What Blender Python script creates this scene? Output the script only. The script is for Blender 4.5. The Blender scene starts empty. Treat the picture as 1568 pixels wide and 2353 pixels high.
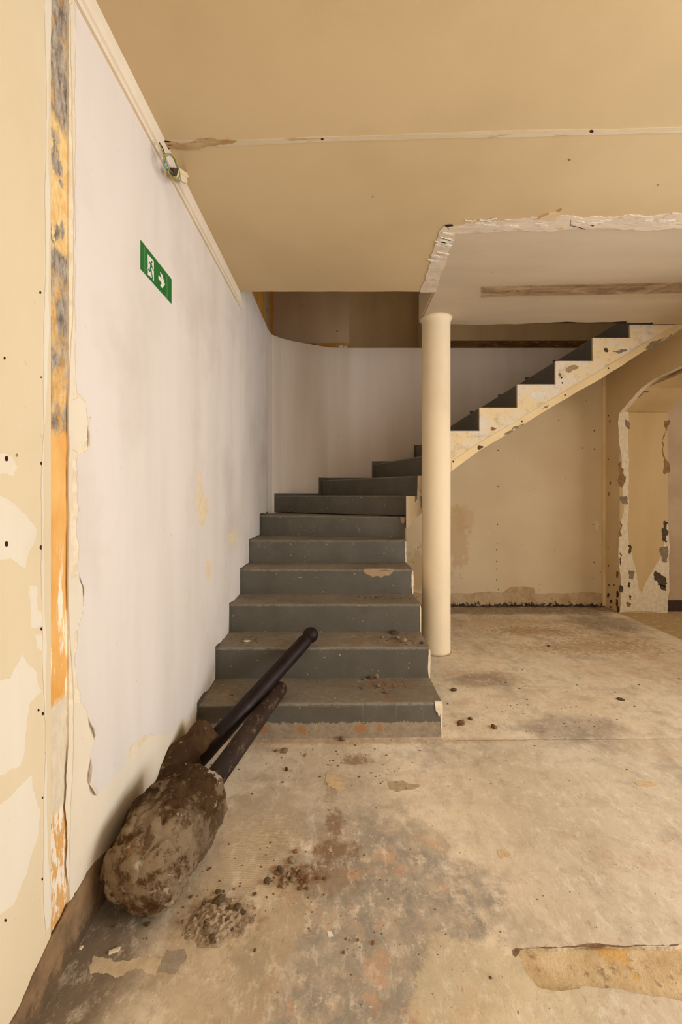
import bpy, bmesh, math, random
from mathutils import Vector, noise, Matrix
from mathutils.geometry import tessellate_polygon

scn = bpy.context.scene
C = scn.collection
# ------------------------------------------------------------------ camera
F, CX, HY, EYE = 1000.0, 784.0, 1139.0, 1.26      # focal length in pixels, centre column, horizon row, eye height
cam_d = bpy.data.cameras.new('camera'); cam = bpy.data.objects.new('camera', cam_d); C.objects.link(cam)
cam.location = (0, 0, EYE); cam.rotation_euler = (math.pi/2, 0, 0)
cam_d.sensor_fit = 'VERTICAL'; cam_d.sensor_height = 36.0; cam_d.sensor_width = 24.0
cam_d.lens = 36.0*F/2353.0; cam_d.shift_y = -(1176.5-HY)/2353.0; cam_d.clip_start = 0.02
scn.camera = cam
# ------------------------------------------------------------------ world, lights, exposure
w = bpy.data.worlds.new('world'); scn.world = w; w.use_nodes = True
w.node_tree.nodes['Background'].inputs[0].default_value = (1.0, .93, .84, 1)
w.node_tree.nodes['Background'].inputs[1].default_value = .4
def area(name, loc, rot, sx, sy, power, col):
    d = bpy.data.lights.new(name, 'AREA'); d.shape = 'RECTANGLE'; d.size = sx; d.size_y = sy
    d.energy = power; d.color = col
    o = bpy.data.objects.new(name, d); C.objects.link(o); o.location = loc; o.rotation_euler = rot
    return o
R = math.radians
area('window_light_front', (1.5, -3.3, 1.45), (R(90), 0, 0), 3.2, 2.0, 30, (.95, 1, 1.06))
area('window_light_side', (3.38, .3, 1.45), (R(90), 0, R(90)), 2.6, 1.9, 124, (.95, 1, 1.06))
area('fill_light_arch_room', (5.2, 2.9, 1.6), (R(90), 0, R(90)), 1.8, 1.7, 34, (1, .98, .92))  # fill lamp added to brighten the rear wall and floor, no window built here
area('fill_light_upper_floor', (1.3, 3.0, 5.1), (R(0), 0, 0), 1.2, 1.2, 12, (1, .95, .85))  # added fill hung below the upper ceiling to lift the upper walls, not a window
scn.view_settings.view_transform = 'Standard'; scn.view_settings.look = 'None'
scn.view_settings.gamma = 1.0; scn.view_settings.use_curve_mapping = False
scn.view_settings.exposure = 0.24
scn.cycles.use_adaptive_sampling = True; scn.cycles.adaptive_threshold = 0.05; scn.cycles.max_bounces = 8
scn.cycles.caustics_reflective = False; scn.cycles.caustics_refractive = False

# ------------------------------------------------------------------ helpers
PL = {'left': (0, -0.738), 'floor': (2, 0.0), 'ceil': (2, 2.69), 'back': (1, 4.95), 'jamb': (1, 4.68), 'inner': (1, 3.64)}
def P(px, py, plane):
    ax, v = PL[plane] if isinstance(plane, str) else plane
    d = ((px-CX)/F, 1.0, -(py-HY)/F); o = (0, 0, EYE)
    t = (v-o[ax])/d[ax]
    return Vector((d[0]*t, d[1]*t, EYE+d[2]*t))
def at(px, py, Y): return P(px, py, (1, Y))
NRM = {'left': Vector((1,0,0)), 'floor': Vector((0,0,1)), 'ceil': Vector((0,0,-1)), 'back': Vector((0,-1,0)), 'jamb': Vector((0,-1,0)), 'inner': Vector((0,-1,0))}

def link(name, bm, mat=None, parent=None, smooth=False, norm=True):
    if norm: bmesh.ops.recalc_face_normals(bm, faces=bm.faces)
    me = bpy.data.meshes.new(name); bm.to_mesh(me); bm.free()
    if smooth:
        for p in me.polygons: p.use_smooth = True
    o = bpy.data.objects.new(name, me); C.objects.link(o)
    if mat:
        for m in (mat if isinstance(mat, (list, tuple)) else [mat]): me.materials.append(m)
    if parent:
        o.parent = parent
        o.matrix_parent_inverse = Matrix.Translation(-parent.location)
    return o
def thing(name, label, cat, loc=(0,0,0), group=None):
    o = bpy.data.objects.new(name, None); C.objects.link(o); o.location = loc
    o.empty_display_size = .1
    return tag(o, label, cat, group)
def tag(o, label, cat, group=None):
    o['label'] = label; o['category'] = cat
    if group: o['group'] = group
    return o
def struct(o): o['kind'] = 'structure'; return o
def stuff(o): o['kind'] = 'stuff'; return o

def add_box(bm, a, b):
    x0,y0,z0 = a; x1,y1,z1 = b
    v = [bm.verts.new(p) for p in [(x0,y0,z0),(x1,y0,z0),(x1,y1,z0),(x0,y1,z0),(x0,y0,z1),(x1,y0,z1),(x1,y1,z1),(x0,y1,z1)]]
    for f in [(0,3,2,1),(4,5,6,7),(0,1,5,4),(1,2,6,5),(2,3,7,6),(3,0,4,7)]: bm.faces.new([v[i] for i in f])
    return v
def add_prism(bm, pts, off):
    """closed polygon (3D points) extruded by the vector off; concave outlines are tessellated"""
    off = Vector(off); a = [Vector(p) for p in pts]
    va = [bm.verts.new(p) for p in a]; vb = [bm.verts.new(p+off) for p in a]
    tri = tessellate_polygon([a])
    for t in tri:
        try:
            bm.faces.new([va[i] for i in t]); bm.faces.new([vb[i] for i in reversed(t)])
        except ValueError: pass
    n = len(a)
    for i in range(n):
        j = (i+1) % n
        bm.faces.new([va[i], va[j], vb[j], vb[i]])
def add_tube(bm, pts, rad, n=8, cap=True):
    pts = [Vector(p) for p in pts]
    rad = rad if isinstance(rad, (list, tuple)) else [rad]*len(pts)
    up = None; rings = []
    for i, p in enumerate(pts):
        t = (pts[min(i+1, len(pts)-1)]-pts[max(i-1, 0)]).normalized()
        if up is None: up = t.orthogonal().normalized()
        up = (up - t*up.dot(t)).normalized(); s = t.cross(up)
        rings.append([bm.verts.new(p+(up*math.cos(2*math.pi*k/n)+s*math.sin(2*math.pi*k/n))*rad[i]) for k in range(n)])
    for a, b in zip(rings, rings[1:]):
        for k in range(n): bm.faces.new([a[k], a[(k+1)%n], b[(k+1)%n], b[k]])
    if cap:
        bm.faces.new(rings[0][::-1]); bm.faces.new(rings[-1])
def fractal(pts, amp, seed, closed=True, minlen=.004):
    """midpoint-displaced outline of coplanar 3D points"""
    rnd = random.Random(seed)
    n = len(pts); c = sum((Vector(p) for p in pts), Vector())/n
    nrm = Vector()
    for i in range(n): nrm += (Vector(pts[i])-c).cross(Vector(pts[(i+1)%n])-c)
    nrm.normalize()
    out = []
    def rec(a, b, k):
        L = (b-a).length
        if L < minlen or k > 7: return [a]
        m = (a+b)/2 + (b-a).cross(nrm)*rnd.uniform(-amp, amp)
        return rec(a, m, k+1)+rec(m, b, k+1)
    for i in range(n if closed else n-1): out += rec(Vector(pts[i]), Vector(pts[(i+1)%n]), 0)
    if not closed: out.append(Vector(pts[-1]))
    return out
def patch(name, parent, plane, px, mat, t=.0008, amp=.12, seed=0, lift=0.0, world=False, minlen=.004):
    """a thin irregular layer of plaster, paint or dirt lying on a plane; px = its outline"""
    pts = [Vector(p) for p in px] if world else [P(x, y, plane) for x, y in px]
    n = NRM[plane]
    if amp: pts = fractal(pts, amp, seed, True, minlen)
    pts = [p+n*(lift-.0004) for p in pts]
    bm = bmesh.new(); add_prism(bm, pts, n*(t+.0004))
    return link(name, bm, mat, parent)

def lin(c):
    return tuple((x/12.92 if x <= .04045 else ((x+.055)/1.055)**2.4) for x in [v/255 for v in c])
class Mat:
    def __init__(s, name, rough=.8, spec=.3):
        s.m = bpy.data.materials.new(name); s.m.use_nodes = True; s.nt = s.m.node_tree
        s.b = s.nt.nodes['Principled BSDF']; s.b.inputs['Roughness'].default_value = rough
        s.b.inputs['Specular IOR Level'].default_value = spec
        g = s.nt.nodes.new('ShaderNodeNewGeometry'); s.pos = g.outputs['Position']; s.nor = g.outputs['Normal']
        q = s.nt.nodes.new('ShaderNodeSeparateXYZ'); s.nt.links.new(s.pos, q.inputs[0]); s.x, s.y, s.z = q.outputs
        q = s.nt.nodes.new('ShaderNodeSeparateXYZ'); s.nt.links.new(s.nor, q.inputs[0]); s.nz = q.outputs[2]
    def put(s, sock, v):
        if isinstance(v, bpy.types.NodeSocket): s.nt.links.new(v, sock)
        else:
            if isinstance(v, (tuple, list)) and len(v) == 3 and sock.type == 'RGBA': v = (*v, 1)
            sock.default_value = v
    def math(s, op, a, b=0.0, c=None, clamp=False):
        n = s.nt.nodes.new('ShaderNodeMath'); n.operation = op; n.use_clamp = clamp
        s.put(n.inputs[0], a); s.put(n.inputs[1], b)
        if c is not None: s.put(n.inputs[2], c)
        return n.outputs[0]
    def noise(s, scale, detail=4, rough=.55, st=(1,1,1), off=(0,0,0), dist=0.0):
        mp = s.nt.nodes.new('ShaderNodeMapping'); s.nt.links.new(s.pos, mp.inputs[0])
        mp.inputs['Scale'].default_value = st; mp.inputs['Location'].default_value = off
        n = s.nt.nodes.new('ShaderNodeTexNoise'); s.nt.links.new(mp.outputs[0], n.inputs['Vector'])
        n.inputs['Scale'].default_value = scale; n.inputs['Detail'].default_value = detail
        n.inputs['Roughness'].default_value = rough; n.inputs['Distortion'].default_value = dist
        return n.outputs['Fac']
    def vor(s, scale, st=(1,1,1), off=(0,0,0)):
        mp = s.nt.nodes.new('ShaderNodeMapping'); s.nt.links.new(s.pos, mp.inputs[0])
        mp.inputs['Scale'].default_value = st; mp.inputs['Location'].default_value = off
        n = s.nt.nodes.new('ShaderNodeTexVoronoi'); s.nt.links.new(mp.outputs[0], n.inputs['Vector'])
        n.inputs['Scale'].default_value = scale
        return n.outputs['Distance']
    def mr(s, v, a, b, c=0.0, d=1.0):
        n = s.nt.nodes.new('ShaderNodeMapRange'); n.clamp = True
        s.put(n.inputs[0], v); n.inputs[1].default_value = a; n.inputs[2].default_value = b
        n.inputs[3].default_value = c; n.inputs[4].default_value = d
        return n.outputs[0]
    def mix(s, f, a, b, mode='MIX'):
        n = s.nt.nodes.new('ShaderNodeMix'); n.data_type = 'RGBA'; n.blend_type = mode
        s.put(n.inputs[0], f); s.put(n.inputs[6], a); s.put(n.inputs[7], b)
        return n.outputs[2]
    def ell(s, u, v, cu, cv, ru, rv, soft=.3, warp=None, amp=.6):
        a = s.math('MULTIPLY_ADD', u, 1/ru, -cu/ru); b = s.math('MULTIPLY_ADD', v, 1/rv, -cv/rv)
        d = s.math('SQRT', s.math('ADD', s.math('MULTIPLY', a, a), s.math('MULTIPLY', b, b)))
        if warp is not None: d = s.math('ADD', d, s.math('MULTIPLY_ADD', warp, 2*amp, -amp))
        return s.mr(d, 1+soft/2, 1-soft/2)
    def band(s, u, a, b, soft=.002, warp=None, amp=0):
        if warp is not None: u = s.math('ADD', u, s.math('MULTIPLY_ADD', warp, 2*amp, -amp))
        return s.math('MULTIPLY', s.mr(u, a-soft, a+soft), s.mr(u, b+soft, b-soft))
    def mul(s, *a):
        r = a[0]
        for x in a[1:]: r = s.math('MULTIPLY', r, x)
        return r
    def bump(s, h, strength=.3, dist=.004, prev=None):
        n = s.nt.nodes.new('ShaderNodeBump'); n.inputs['Strength'].default_value = strength
        n.inputs['Distance'].default_value = dist; s.put(n.inputs['Height'], h)
        if prev is not None: s.put(n.inputs['Normal'], prev)
        return n.outputs[0]
    def done(s, col, nrm=None, rough=None):
        s.put(s.b.inputs['Base Color'], col)
        if nrm is not None: s.put(s.b.inputs['Normal'], nrm)
        if rough is not None: s.put(s.b.inputs['Roughness'], rough)
        return s.m
def plain(name, c, rough=.7, var=.12, scale=25, bumps=.15, spec=.3, c2=None, metal=0):
    m = Mat(name, rough, spec); n = m.noise(scale, 5, .6)
    a = lin(c); b = lin(c2) if c2 else tuple(x*(1-var*2) for x in a)
    if metal: m.b.inputs['Metallic'].default_value = metal
    return m.done(m.mix(m.mr(n, .35, .68), a, b), m.bump(m.noise(scale*5, 4), bumps, .002))
def painted_wall(name, c, c2, grime=(150,125,100), gr=.12, vertical=True, rough=.75):
    m = Mat(name, rough, .25)
    st = (1,1,.18) if vertical else (1,1,1)
    col = m.mix(m.mr(m.noise(3.2, 4, .55, st), .38, .66), lin(c), lin(c2))
    col = m.mix(m.mul(m.mr(m.noise(1.5, 5, .6, off=(3,7,1)), .5, .72), gr*2), col, lin(grime))
    col = m.mix(m.mr(m.noise(38, 3, .5, off=(9,1,4)), .70, .78, 0, .35), col, lin(grime))
    h = m.math('ADD', m.math('MULTIPLY', m.noise(90, 3, .5), .35), m.noise(7, 4, .5, st))
    return m.done(col, m.bump(h, .22, .004))

# ------------------------------------------------------------------ materials
def floor_mat():
    m = Mat('worn_concrete_floor', .82, .25)
    X, Y = m.x, m.y
    wb = m.noise(6, 6, .65); wf = m.noise(28, 5, .7); wm = m.noise(2.2, 6, .62, st=(1,.8,1))
    beige, beige2 = lin((230,212,184)), lin((216,194,162))
    col = m.mix(m.mr(wm, .4, .64), beige, beige2)
    col = m.mix(m.mr(m.noise(4.5, 7, .72, off=(5,2,0)), .5, .66, 0, .62), col, lin((160,144,124)))
    col = m.mix(m.mr(m.noise(3.3, 6, .7, off=(1,8,0)), .56, .68, 0, .5), col, lin((186,138,98)))
    col = m.mix(m.mr(m.noise(14, 6, .7, off=(2,2,0)), .58, .68, 0, .55), col, lin((222,202,172)))
    # grey worn field in the middle foreground with pink and white blotches
    g = m.ell(X, Y, .10, 1.30, .36, .42, .35, wb, 1.2)
    g2 = m.ell(X, Y, -.04, 1.02, .30, .22, .35, wb, 1.0)
    g = m.math('MAXIMUM', g, g2)
    gcol = m.mix(m.mr(m.noise(9, 7, .75, off=(3,3,0)), .42, .6), lin((132,124,112)), lin((176,158,134)))
    gcol = m.mix(m.mr(m.noise(7, 6, .7, off=(8,3,0)), .54, .63, 0, .8), gcol, lin((196,148,110)))
    gcol = m.mix(m.mr(m.noise(17, 6, .7, off=(4,1,0)), .57, .66, 0, .8), gcol, lin((214,196,168)))
    col = m.mix(m.math('MULTIPLY', g, .85), col, gcol)
    # paler skim of screed at the lower right and lower left
    col = m.mix(m.math('MULTIPLY', m.ell(X, Y, .42, 1.10, .22, .14, .12, wb, .9), .75), col, lin((206,186,150)))
    col = m.mix(m.math('MULTIPLY', m.ell(X, Y, -.32, 1.42, .20, .52, .12, wb, .7), .6), col, lin((186,162,128)))
    col = m.mix(m.math('MULTIPLY', m.ell(X, Y, -.05, 1.85, .30, .35, .5, wb, .9), .45), col, lin((160,146,126)))
    col = m.mix(m.math('MULTIPLY', m.ell(X, Y, .72, 1.75, .5, .3, .5, wb, .9), .4), col, lin((214,192,158)))
    # brown water stains at the rear
    for cx, cy, rx, ry, k in ((1.85,4.05,.42,.12,.75),(2.1,3.62,.5,.14,.7),(1.45,4.35,.7,.16,.35),(2.35,3.85,.35,.1,.45),(.92,3.0,.3,.12,.3)):
        col = m.mix(m.math('MULTIPLY', m.ell(X, Y, cx, cy, rx, ry, .7, wf, 2.6), k*.75), col, lin((158,110,64)))
    for cx, cy, rx, ry, k in ((1.9,4.78,1.5,.17,.75),(.98,2.98,.22,.12,.5),(1.25,2.35,.3,.14,.5),(2.6,4.3,.35,.3,.6),(1.9,2.0,.35,.06,.3)):
        col = m.mix(m.math('MULTIPLY', m.ell(X, Y, cx, cy, rx, ry, .6, wb, .9), k), col, lin((118,102,84)))
    # ground-in dirt around the fallen footings and along the left wall
    col = m.mix(m.math('MULTIPLY', m.ell(X, Y, -.72, 1.2, .20, .55, .7, wb, .5), .7), col, lin((92,74,54)))
    col = m.mix(m.math('MULTIPLY', m.ell(X, Y, -.68, .95, .10, .45, .5, wf, .5), .6), col, lin((104,88,70)))
    for a, b, rx, ry, k in ((765,1955,.075,.05,.8),(690,2010,.09,.035,.8),(770,1890,.035,.06,.7),(820,1745,.07,.04,.7),(760,1810,.03,.1,.4),(740,2020,.12,.06,.45),(505,2110,.10,.06,.6)):
        p = P(a, b, 'floor')
        col = m.mix(m.math('MULTIPLY', m.ell(X, Y, p.x, p.y, rx, ry, .7, wf, 1.6), k), col, lin((122,84,48)))
    # dust line and splashes near the foot of the stairs
    col = m.mix(m.math('MULTIPLY', m.ell(X, Y, -.05, 2.24, .75, .035, .8, wf, 1.4), .5), col, lin((150,112,78)))
    # seam of the next pour, level with the bottom step
    sy = m.math('SUBTRACT', Y, m.math('MULTIPLY_ADD', X, .012, 2.235))
    seam = m.mul(m.band(sy, -.0022, .0022, .002, m.noise(18, 5, .7), .008), m.mr(X, .5, .62))
    col = m.mix(m.math('MULTIPLY', seam, .75), col, lin((110,82,56)))
    tone = m.mul(m.mr(sy, .01, -.01), m.mr(X, .45, .7))
    col = m.mix(m.math('MULTIPLY', tone, .35), col, lin((166,150,126)))
    # threshold line at the arch
    th = m.band(X, 2.93, 2.95, .006, wf, .02)
    col = m.mix(m.math('MULTIPLY', th, .6), col, lin((220,196,158)))
    col = m.mix(m.mr(X, 2.96, 3.0), col, lin((176,146,98)))
    col = m.mix(m.mr(m.noise(9, 8, .8, off=(6,1,0), dist=.6), .47, .64, 0, .34), col, lin((154,134,108)))
    col = m.mix(m.mr(m.noise(24, 6, .8, (1,.6,1), off=(1,6,0)), .52, .66, 0, .5), col, lin((234,220,194)))
    col = m.mix(m.mr(m.noise(40, 6, .8, (1,.5,1), off=(8,6,0)), .56, .68, 0, .5), col, lin((150,116,80)))
    # specks and pits
    sp = m.mr(m.noise(75, 3, .6, off=(1,1,0)), .69, .73, 0, .7)
    col = m.mix(sp, col, lin((88,66,46)))
    sp2 = m.mr(m.noise(60, 3, .6, off=(4,6,0)), .70, .74, 0, .6)
    col = m.mix(sp2, col, lin((232,216,190)))
    comb = m.math('MULTIPLY', m.math('SINE', m.math('MULTIPLY_ADD', Y, 900, m.math('MULTIPLY', wb, 40))), m.ell(X, Y, -.27, 1.55, .14, .2, .5, wb, .5))
    h = m.math('ADD', m.math('MULTIPLY', m.noise(130, 4, .6), .3), m.math('MULTIPLY', m.noise(16, 7, .7), 1.2))
    h = m.math('ADD', h, m.math('MULTIPLY', comb, .12)); h = m.math('SUBTRACT', h, m.math('MULTIPLY', seam, .8))
    h = m.math('SUBTRACT', h, m.math('MULTIPLY', sp, .5))
    return m.done(col, m.bump(h, .4, .005), m.mr(wb, .3, .7, .7, .9))
FLOOR = floor_mat()

def ceiling_mat():
    m = Mat('cream_painted_ceiling', .7, .25)
    X, Y = m.x, m.y
    col = m.mix(m.mr(m.noise(1.6, 4, .5), .4, .65), lin((208,183,142)), lin((200,175,134)))
    # rear right field inside the partition scar never got the yellow coat
    inside = m.mul(m.mr(X, .615, .625), m.mr(m.math('ADD', Y, m.math('MULTIPLY', X, .05)), 2.36, 2.37))
    c2 = m.mix(m.mr(m.noise(2.4, 5, .6, st=(.4,1.5,1)), .4, .62), lin((204,186,160)), lin((196,178,152)))
    col = m.mix(inside, col, c2)
    # dirt ghost left by a removed strip light
    u = X; v = m.math('ADD', Y, m.math('MULTIPLY_ADD', X, .045, -.045))
    warp = m.noise(22, 4, .6)
    ghost = m.mul(m.band(v, 2.975, 3.135, .010, warp, .008), m.mr(m.math('SUBTRACT', u, m.math('MULTIPLY_ADD', v, .30, 0)), .055, .075))
    gin = m.math('ADD', m.math('MULTIPLY', m.noise(7, 4, .6, st=(.5,1.6,1), dist=.3), .75), m.math('MULTIPLY', m.noise(34, 4, .7), .25))
    gcol = m.mix(m.mr(gin, .4, .62), lin((112,86,56)), lin((184,156,118)))
    for a in (1.17, 1.235, 2.08): gcol = m.mix(m.ell(u, v, a, 3.05, .010, .010, .3), gcol, lin((46,30,20)))
    slot = m.mul(m.band(u, 1.30, 1.62, .01), m.band(v, 3.02, 3.08, .006))
    gcol = m.mix(m.math('MULTIPLY', slot, .5), gcol, lin((118,86,54)))
    ring = m.mul(m.band(u, 1.33, 1.59, .01), m.band(v, 3.035, 3.065, .006))
    gcol = m.mix(m.math('MULTIPLY', ring, .6), gcol, lin((170,138,98)))
    gcol = m.mix(m.math('MULTIPLY', m.ell(u, v, 2.02, 3.06, .06, .04, .8, warp, .8), .8), gcol, lin((92,66,42)))
    for a in (1.86, 1.93, 2.2, 2.62): gcol = m.mix(m.mul(m.band(m.math('ADD', u, m.math('MULTIPLY', v, .6)), a+1.83, a+1.86, .012), .6), gcol, lin((112,80,50)))
    halo = m.ell(u, v, 2.3, 3.06, 1.55, .16, .5, warp, .3)
    col = m.mix(m.mul(halo, .28, m.mr(X, .8, 1.0)), col, lin((150,118,82)))
    col = m.mix(m.math('MULTIPLY', ghost, .85), col, gcol)
    col = m.mix(m.mr(m.noise(16, 2, .5, off=(3,3,3)), .79, .81, 0, .8), col, lin((92,64,40)))
    h = m.math('ADD', m.math('MULTIPLY', m.noise(120, 3, .5), .3), m.noise(9, 4, .5))
    return m.done(col, m.bump(h, .16, .004))
CEIL = ceiling_mat()

def scar_mat(name, a, b, c, sc=12, st=(1,1,1), bump=.6):
    m = Mat(name, .9, .15); n = m.noise(sc, 7, .7, st)
    col = m.mix(m.mr(n, .4, .6), lin(a), lin(b))
    col = m.mix(m.mr(m.noise(sc*3, 5, .7, st, off=(5,5,5)), .58, .66), col, lin(c))
    return m.done(col, m.bump(m.noise(sc*2.2, 7, .7, st), bump, .006))
WHITE = painted_wall('white_wall_paint', (221,210,199), (209,198,185), gr=.12)
def white2():
    m = Mat('white_stairwell_paint', .72, .25)
    col = m.mix(m.mr(m.noise(2.6, 4, .5, (1,1,.1)), .4, .64), lin((222,206,190)), lin((206,188,168)))
    col = m.mix(m.mul(m.mr(m.x, -.1, .6), .25), col, lin((186,160,136)))
    col = m.mix(m.mr(m.noise(24, 3, .5), .74, .78, 0, .5), col, lin((110,86,64)))
    st = m.ell(m.y, m.z, 3.1, .85, .7, .45, .8, m.noise(5, 6, .7, (1,1,.5)), .9)
    col = m.mix(m.math('MULTIPLY', st, .3), col, lin((206,186,150)))
    return m.done(col, m.bump(m.noise(8, 5, .6, (1,1,.3)), .18, .005))
WHITE2 = white2()
CREAMWALL = painted_wall('cream_plaster', (226,212,188), (218,202,176), gr=.12)
YELLOWCREAM = painted_wall('yellow_cream_paint', (216,198,164), (210,190,154), gr=.06)
BAREWHITE = painted_wall('bare_white_plaster', (222,211,190), (216,203,178), gr=.12)
def tan_mat():
    m = Mat('tan_painted_wall', .75, .25)
    col = m.mix(m.mr(m.noise(1.7, 4, .5), .38, .64), lin((222,202,168)), lin((214,192,156)))
    col = m.mix(m.mr(m.noise(6, 6, .7, (1,1,.8), off=(2,2,2)), .58, .66, 0, .4), col, lin((222,200,164)))
    w5 = m.noise(14, 6, .7)
    for cx, cz, rx, rz, k in ((1.32,.75,.12,.35,.6),(.86,.42,.10,.25,.8),(1.4,1.0,.1,.16,.5),(.88,.25,.1,.1,.6)):
        col = m.mix(m.math('MULTIPLY', m.ell(m.x, m.z, cx, cz, rx, rz, .25, w5, 1.4), k), col, lin((200,168,124)))
    col = m.mix(m.mr(m.noise(30, 3, .5, off=(7,7,7)), .73, .76, 0, .75), col, lin((96,62,34)))
    return m.done(col, m.bump(m.noise(12, 5, .6), .2, .004))
TAN = tan_mat()
def strip_mat():
    """long scar of an old removed partition: grey mortar and orange adhesive, cleaner further down"""
    m = Mat('orange_grey_scar', .9, .15)
    z = m.math('ADD', m.z, m.math('MULTIPLY_ADD', m.noise(13, 5, .7, off=(3,1,2)), .10, -.05))
    n1 = m.noise(11, 6, .65, (1,1,.55)); n2 = m.noise(46, 6, .75, (1,1.4,.5))
    grey = m.mix(m.mr(n2, .38, .62), lin((104,92,80)), lin((186,172,152)))
    org = m.mix(m.mr(n2, .4, .62), lin((200,150,84)), lin((226,192,132)))
    cream = m.mix(m.mr(n2, .4, .62), lin((234,206,150)), lin((222,174,100)))
    pale = m.mix(m.mr(n2, .4, .62), lin((218,204,178)), lin((206,188,158)))
    patchy = m.mix(m.mr(m.math('ADD', m.math('MULTIPLY', n1, .75), m.math('MULTIPLY', n2, .25)), .44, .50), org, grey)
    col = m.mix(m.math('MULTIPLY', m.band(z, 1.90, 2.24, .01), m.mr(n1, .62, .58)), patchy, cream)
    solid = m.mix(m.mr(m.noise(5, 5, .6, (1,1,.6)), .4, .6), lin((230,182,112)), lin((218,158,80)))
    solid = m.mix(m.mul(m.mr(m.noise(34, 6, .7, (1,1,.16), off=(1,2,3)), .55, .6), m.mr(m.z, 1.15, 1.0)), solid, lin((240,224,196)))
    col = m.mix(m.mr(z, 1.44, 1.425), col, solid)
    col = m.mix(m.mr(z, .73, .715), col, pale)
    low = m.mix(m.mr(m.noise(30, 6, .75, (1,1.5,.35), off=(6,6,6)), .5, .54), lin((210,160,96)), lin((232,218,194)))
    col = m.mix(m.mr(z, .43, .415), col, low)
    return m.done(col, m.bump(n2, .5, .006))
STRIP = strip_mat()
BAREEDGE = plain('pale_plaster_edge', (232,216,188), .85, .06, 30, .4, c2=(214,194,160))

def stair_mat():
    m = Mat('grey_stair_paint', .55, .35)
    n = m.noise(5, 5, .6); f = m.noise(34, 6, .75)
    col = m.mix(m.mr(n, .35, .65), lin((96,90,78)), lin((86,80,68)))
    dust = m.mix(m.mr(f, .35, .65), lin((166,148,122)), lin((130,118,100)))
    up = m.mr(m.nz, .6, .95)
    df = m.mul(up, m.mr(m.math('ADD', m.noise(3.5, 6, .65, off=(2,4,0)), m.math('MULTIPLY', m.noise(20,5,.7), .25)), .46, .80, .30, .85), m.mr(m.z, 1.5, 1.2, .3, 1.0))
    col = m.mix(df, col, dust)
    # brown earth trodden on the right half of the lower treads
    earth = m.mul(up, m.mr(m.math('ADD', m.noise(8, 6, .7, off=(7,7,0)), m.mul(m.ell(m.x, m.y, .28, 2.6, .3, .6, .9), .12)), .56, .68), m.mr(m.z, .8, .5))
    col = m.mix(m.math('MULTIPLY', earth, .6), col, lin((126,102,76)))
    # worn nosings and scratches, paint chips
    col = m.mix(m.mr(m.noise(46, 4, .6, off=(1,9,2)), .685, .70, 0, .8), col, lin((196,180,156)))
    col = m.mix(m.mr(m.noise(16, 4, .7, (2.5,1,.35), off=(4,9,2)), .68, .74, 0, .4), col, lin((146,140,130)))
    edge = m.mul(m.mr(m.nz, .15, .4), m.mr(m.nz, .93, .75))
    col = m.mix(m.math('MULTIPLY', edge, m.mr(f, .42, .55, .1, .6)), col, lin((150,140,124)))
    # bare base of the first riser with drips and rust
    dr = m.noise(60, 3, .6, (1,1,.03)); zz = m.math('ADD', m.z, m.math('MULTIPLY_ADD', dr, .05, -.025))
    first = m.mr(m.y, 2.40, 2.35)
    bare = m.mul(m.mr(zz, .084, .078), first)
    bcol = m.mix(m.mr(f, .4, .6), lin((158,140,116)), lin((136,120,98)))
    for cx, r in ((-.205,.022),(.105,.030),(.20,.012),(-.40,.03),(-.455,.02)):
        bcol = m.mix(m.ell(m.x, m.z, cx, .048, r, .02, .5, f, 2.4), bcol, lin((158,112,68)))
    col = m.mix(bare, col, bcol)
    drip = m.mul(m.mr(m.noise(46, 3, .6, (1,1,.02), off=(3,3,3)), .60, .66), m.mr(m.z, .06, .15), first, m.mr(m.x, -.1, .15))
    col = m.mix(m.math('MULTIPLY', drip, .12), col, lin((160,150,134)))
    # dust in the corners at the back of each tread is loose grey-brown grit
    h = m.math('ADD', m.math('MULTIPLY', m.noise(150, 4, .6), .5), m.noise(20, 6, .6))
    return m.done(col, m.bump(h, .35, .004), m.mr(df, 0, 1, .48, .85))
STAIR = stair_mat()
def stringer_mat():
    m = Mat('mottled_plaster_stringer', .8, .25); n = m.noise(7, 6, .68); f = m.noise(26, 6, .7)
    col = m.mix(m.mr(n, .42, .58), lin((232,208,162)), lin((226,214,196)))
    col = m.mix(m.mr(m.noise(11, 7, .72, off=(4,4,4)), .52, .64, 0, .75), col, lin((196,176,142)))
    col = m.mix(m.mr(m.noise(5, 7, .72, off=(9,4,4)), .62, .70, 0, .7), col, lin((150,134,110)))
    col = m.mix(m.mr(f, .66, .72, 0, .7), col, lin((172,120,66)))
    return m.done(col, m.bump(f, .4, .005))
STRINGER = stringer_mat()
STRINGBAND = painted_wall('cream_string_band', (236,212,164), (226,198,148), gr=.2, vertical=False)
COL = painted_wall('cream_column_paint', (240,220,186), (234,212,176), gr=.08)
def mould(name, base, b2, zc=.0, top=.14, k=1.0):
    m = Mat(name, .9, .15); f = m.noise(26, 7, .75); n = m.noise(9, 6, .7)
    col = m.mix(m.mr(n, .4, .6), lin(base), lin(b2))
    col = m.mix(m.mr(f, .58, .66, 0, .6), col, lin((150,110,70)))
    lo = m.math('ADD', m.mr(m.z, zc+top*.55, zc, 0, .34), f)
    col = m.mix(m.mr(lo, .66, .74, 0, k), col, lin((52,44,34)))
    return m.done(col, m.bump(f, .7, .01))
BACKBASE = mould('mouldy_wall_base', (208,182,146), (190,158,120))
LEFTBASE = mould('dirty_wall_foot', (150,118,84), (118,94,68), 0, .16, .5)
DARKCHIP = plain('dark_exposed_patch', (62,50,36), .9, .2, 60, .5, c2=(104,84,60))
BROWNCHIP = plain('brown_exposed_render', (158,118,76), .9, .2, 50, .5, c2=(120,86,52))
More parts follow.
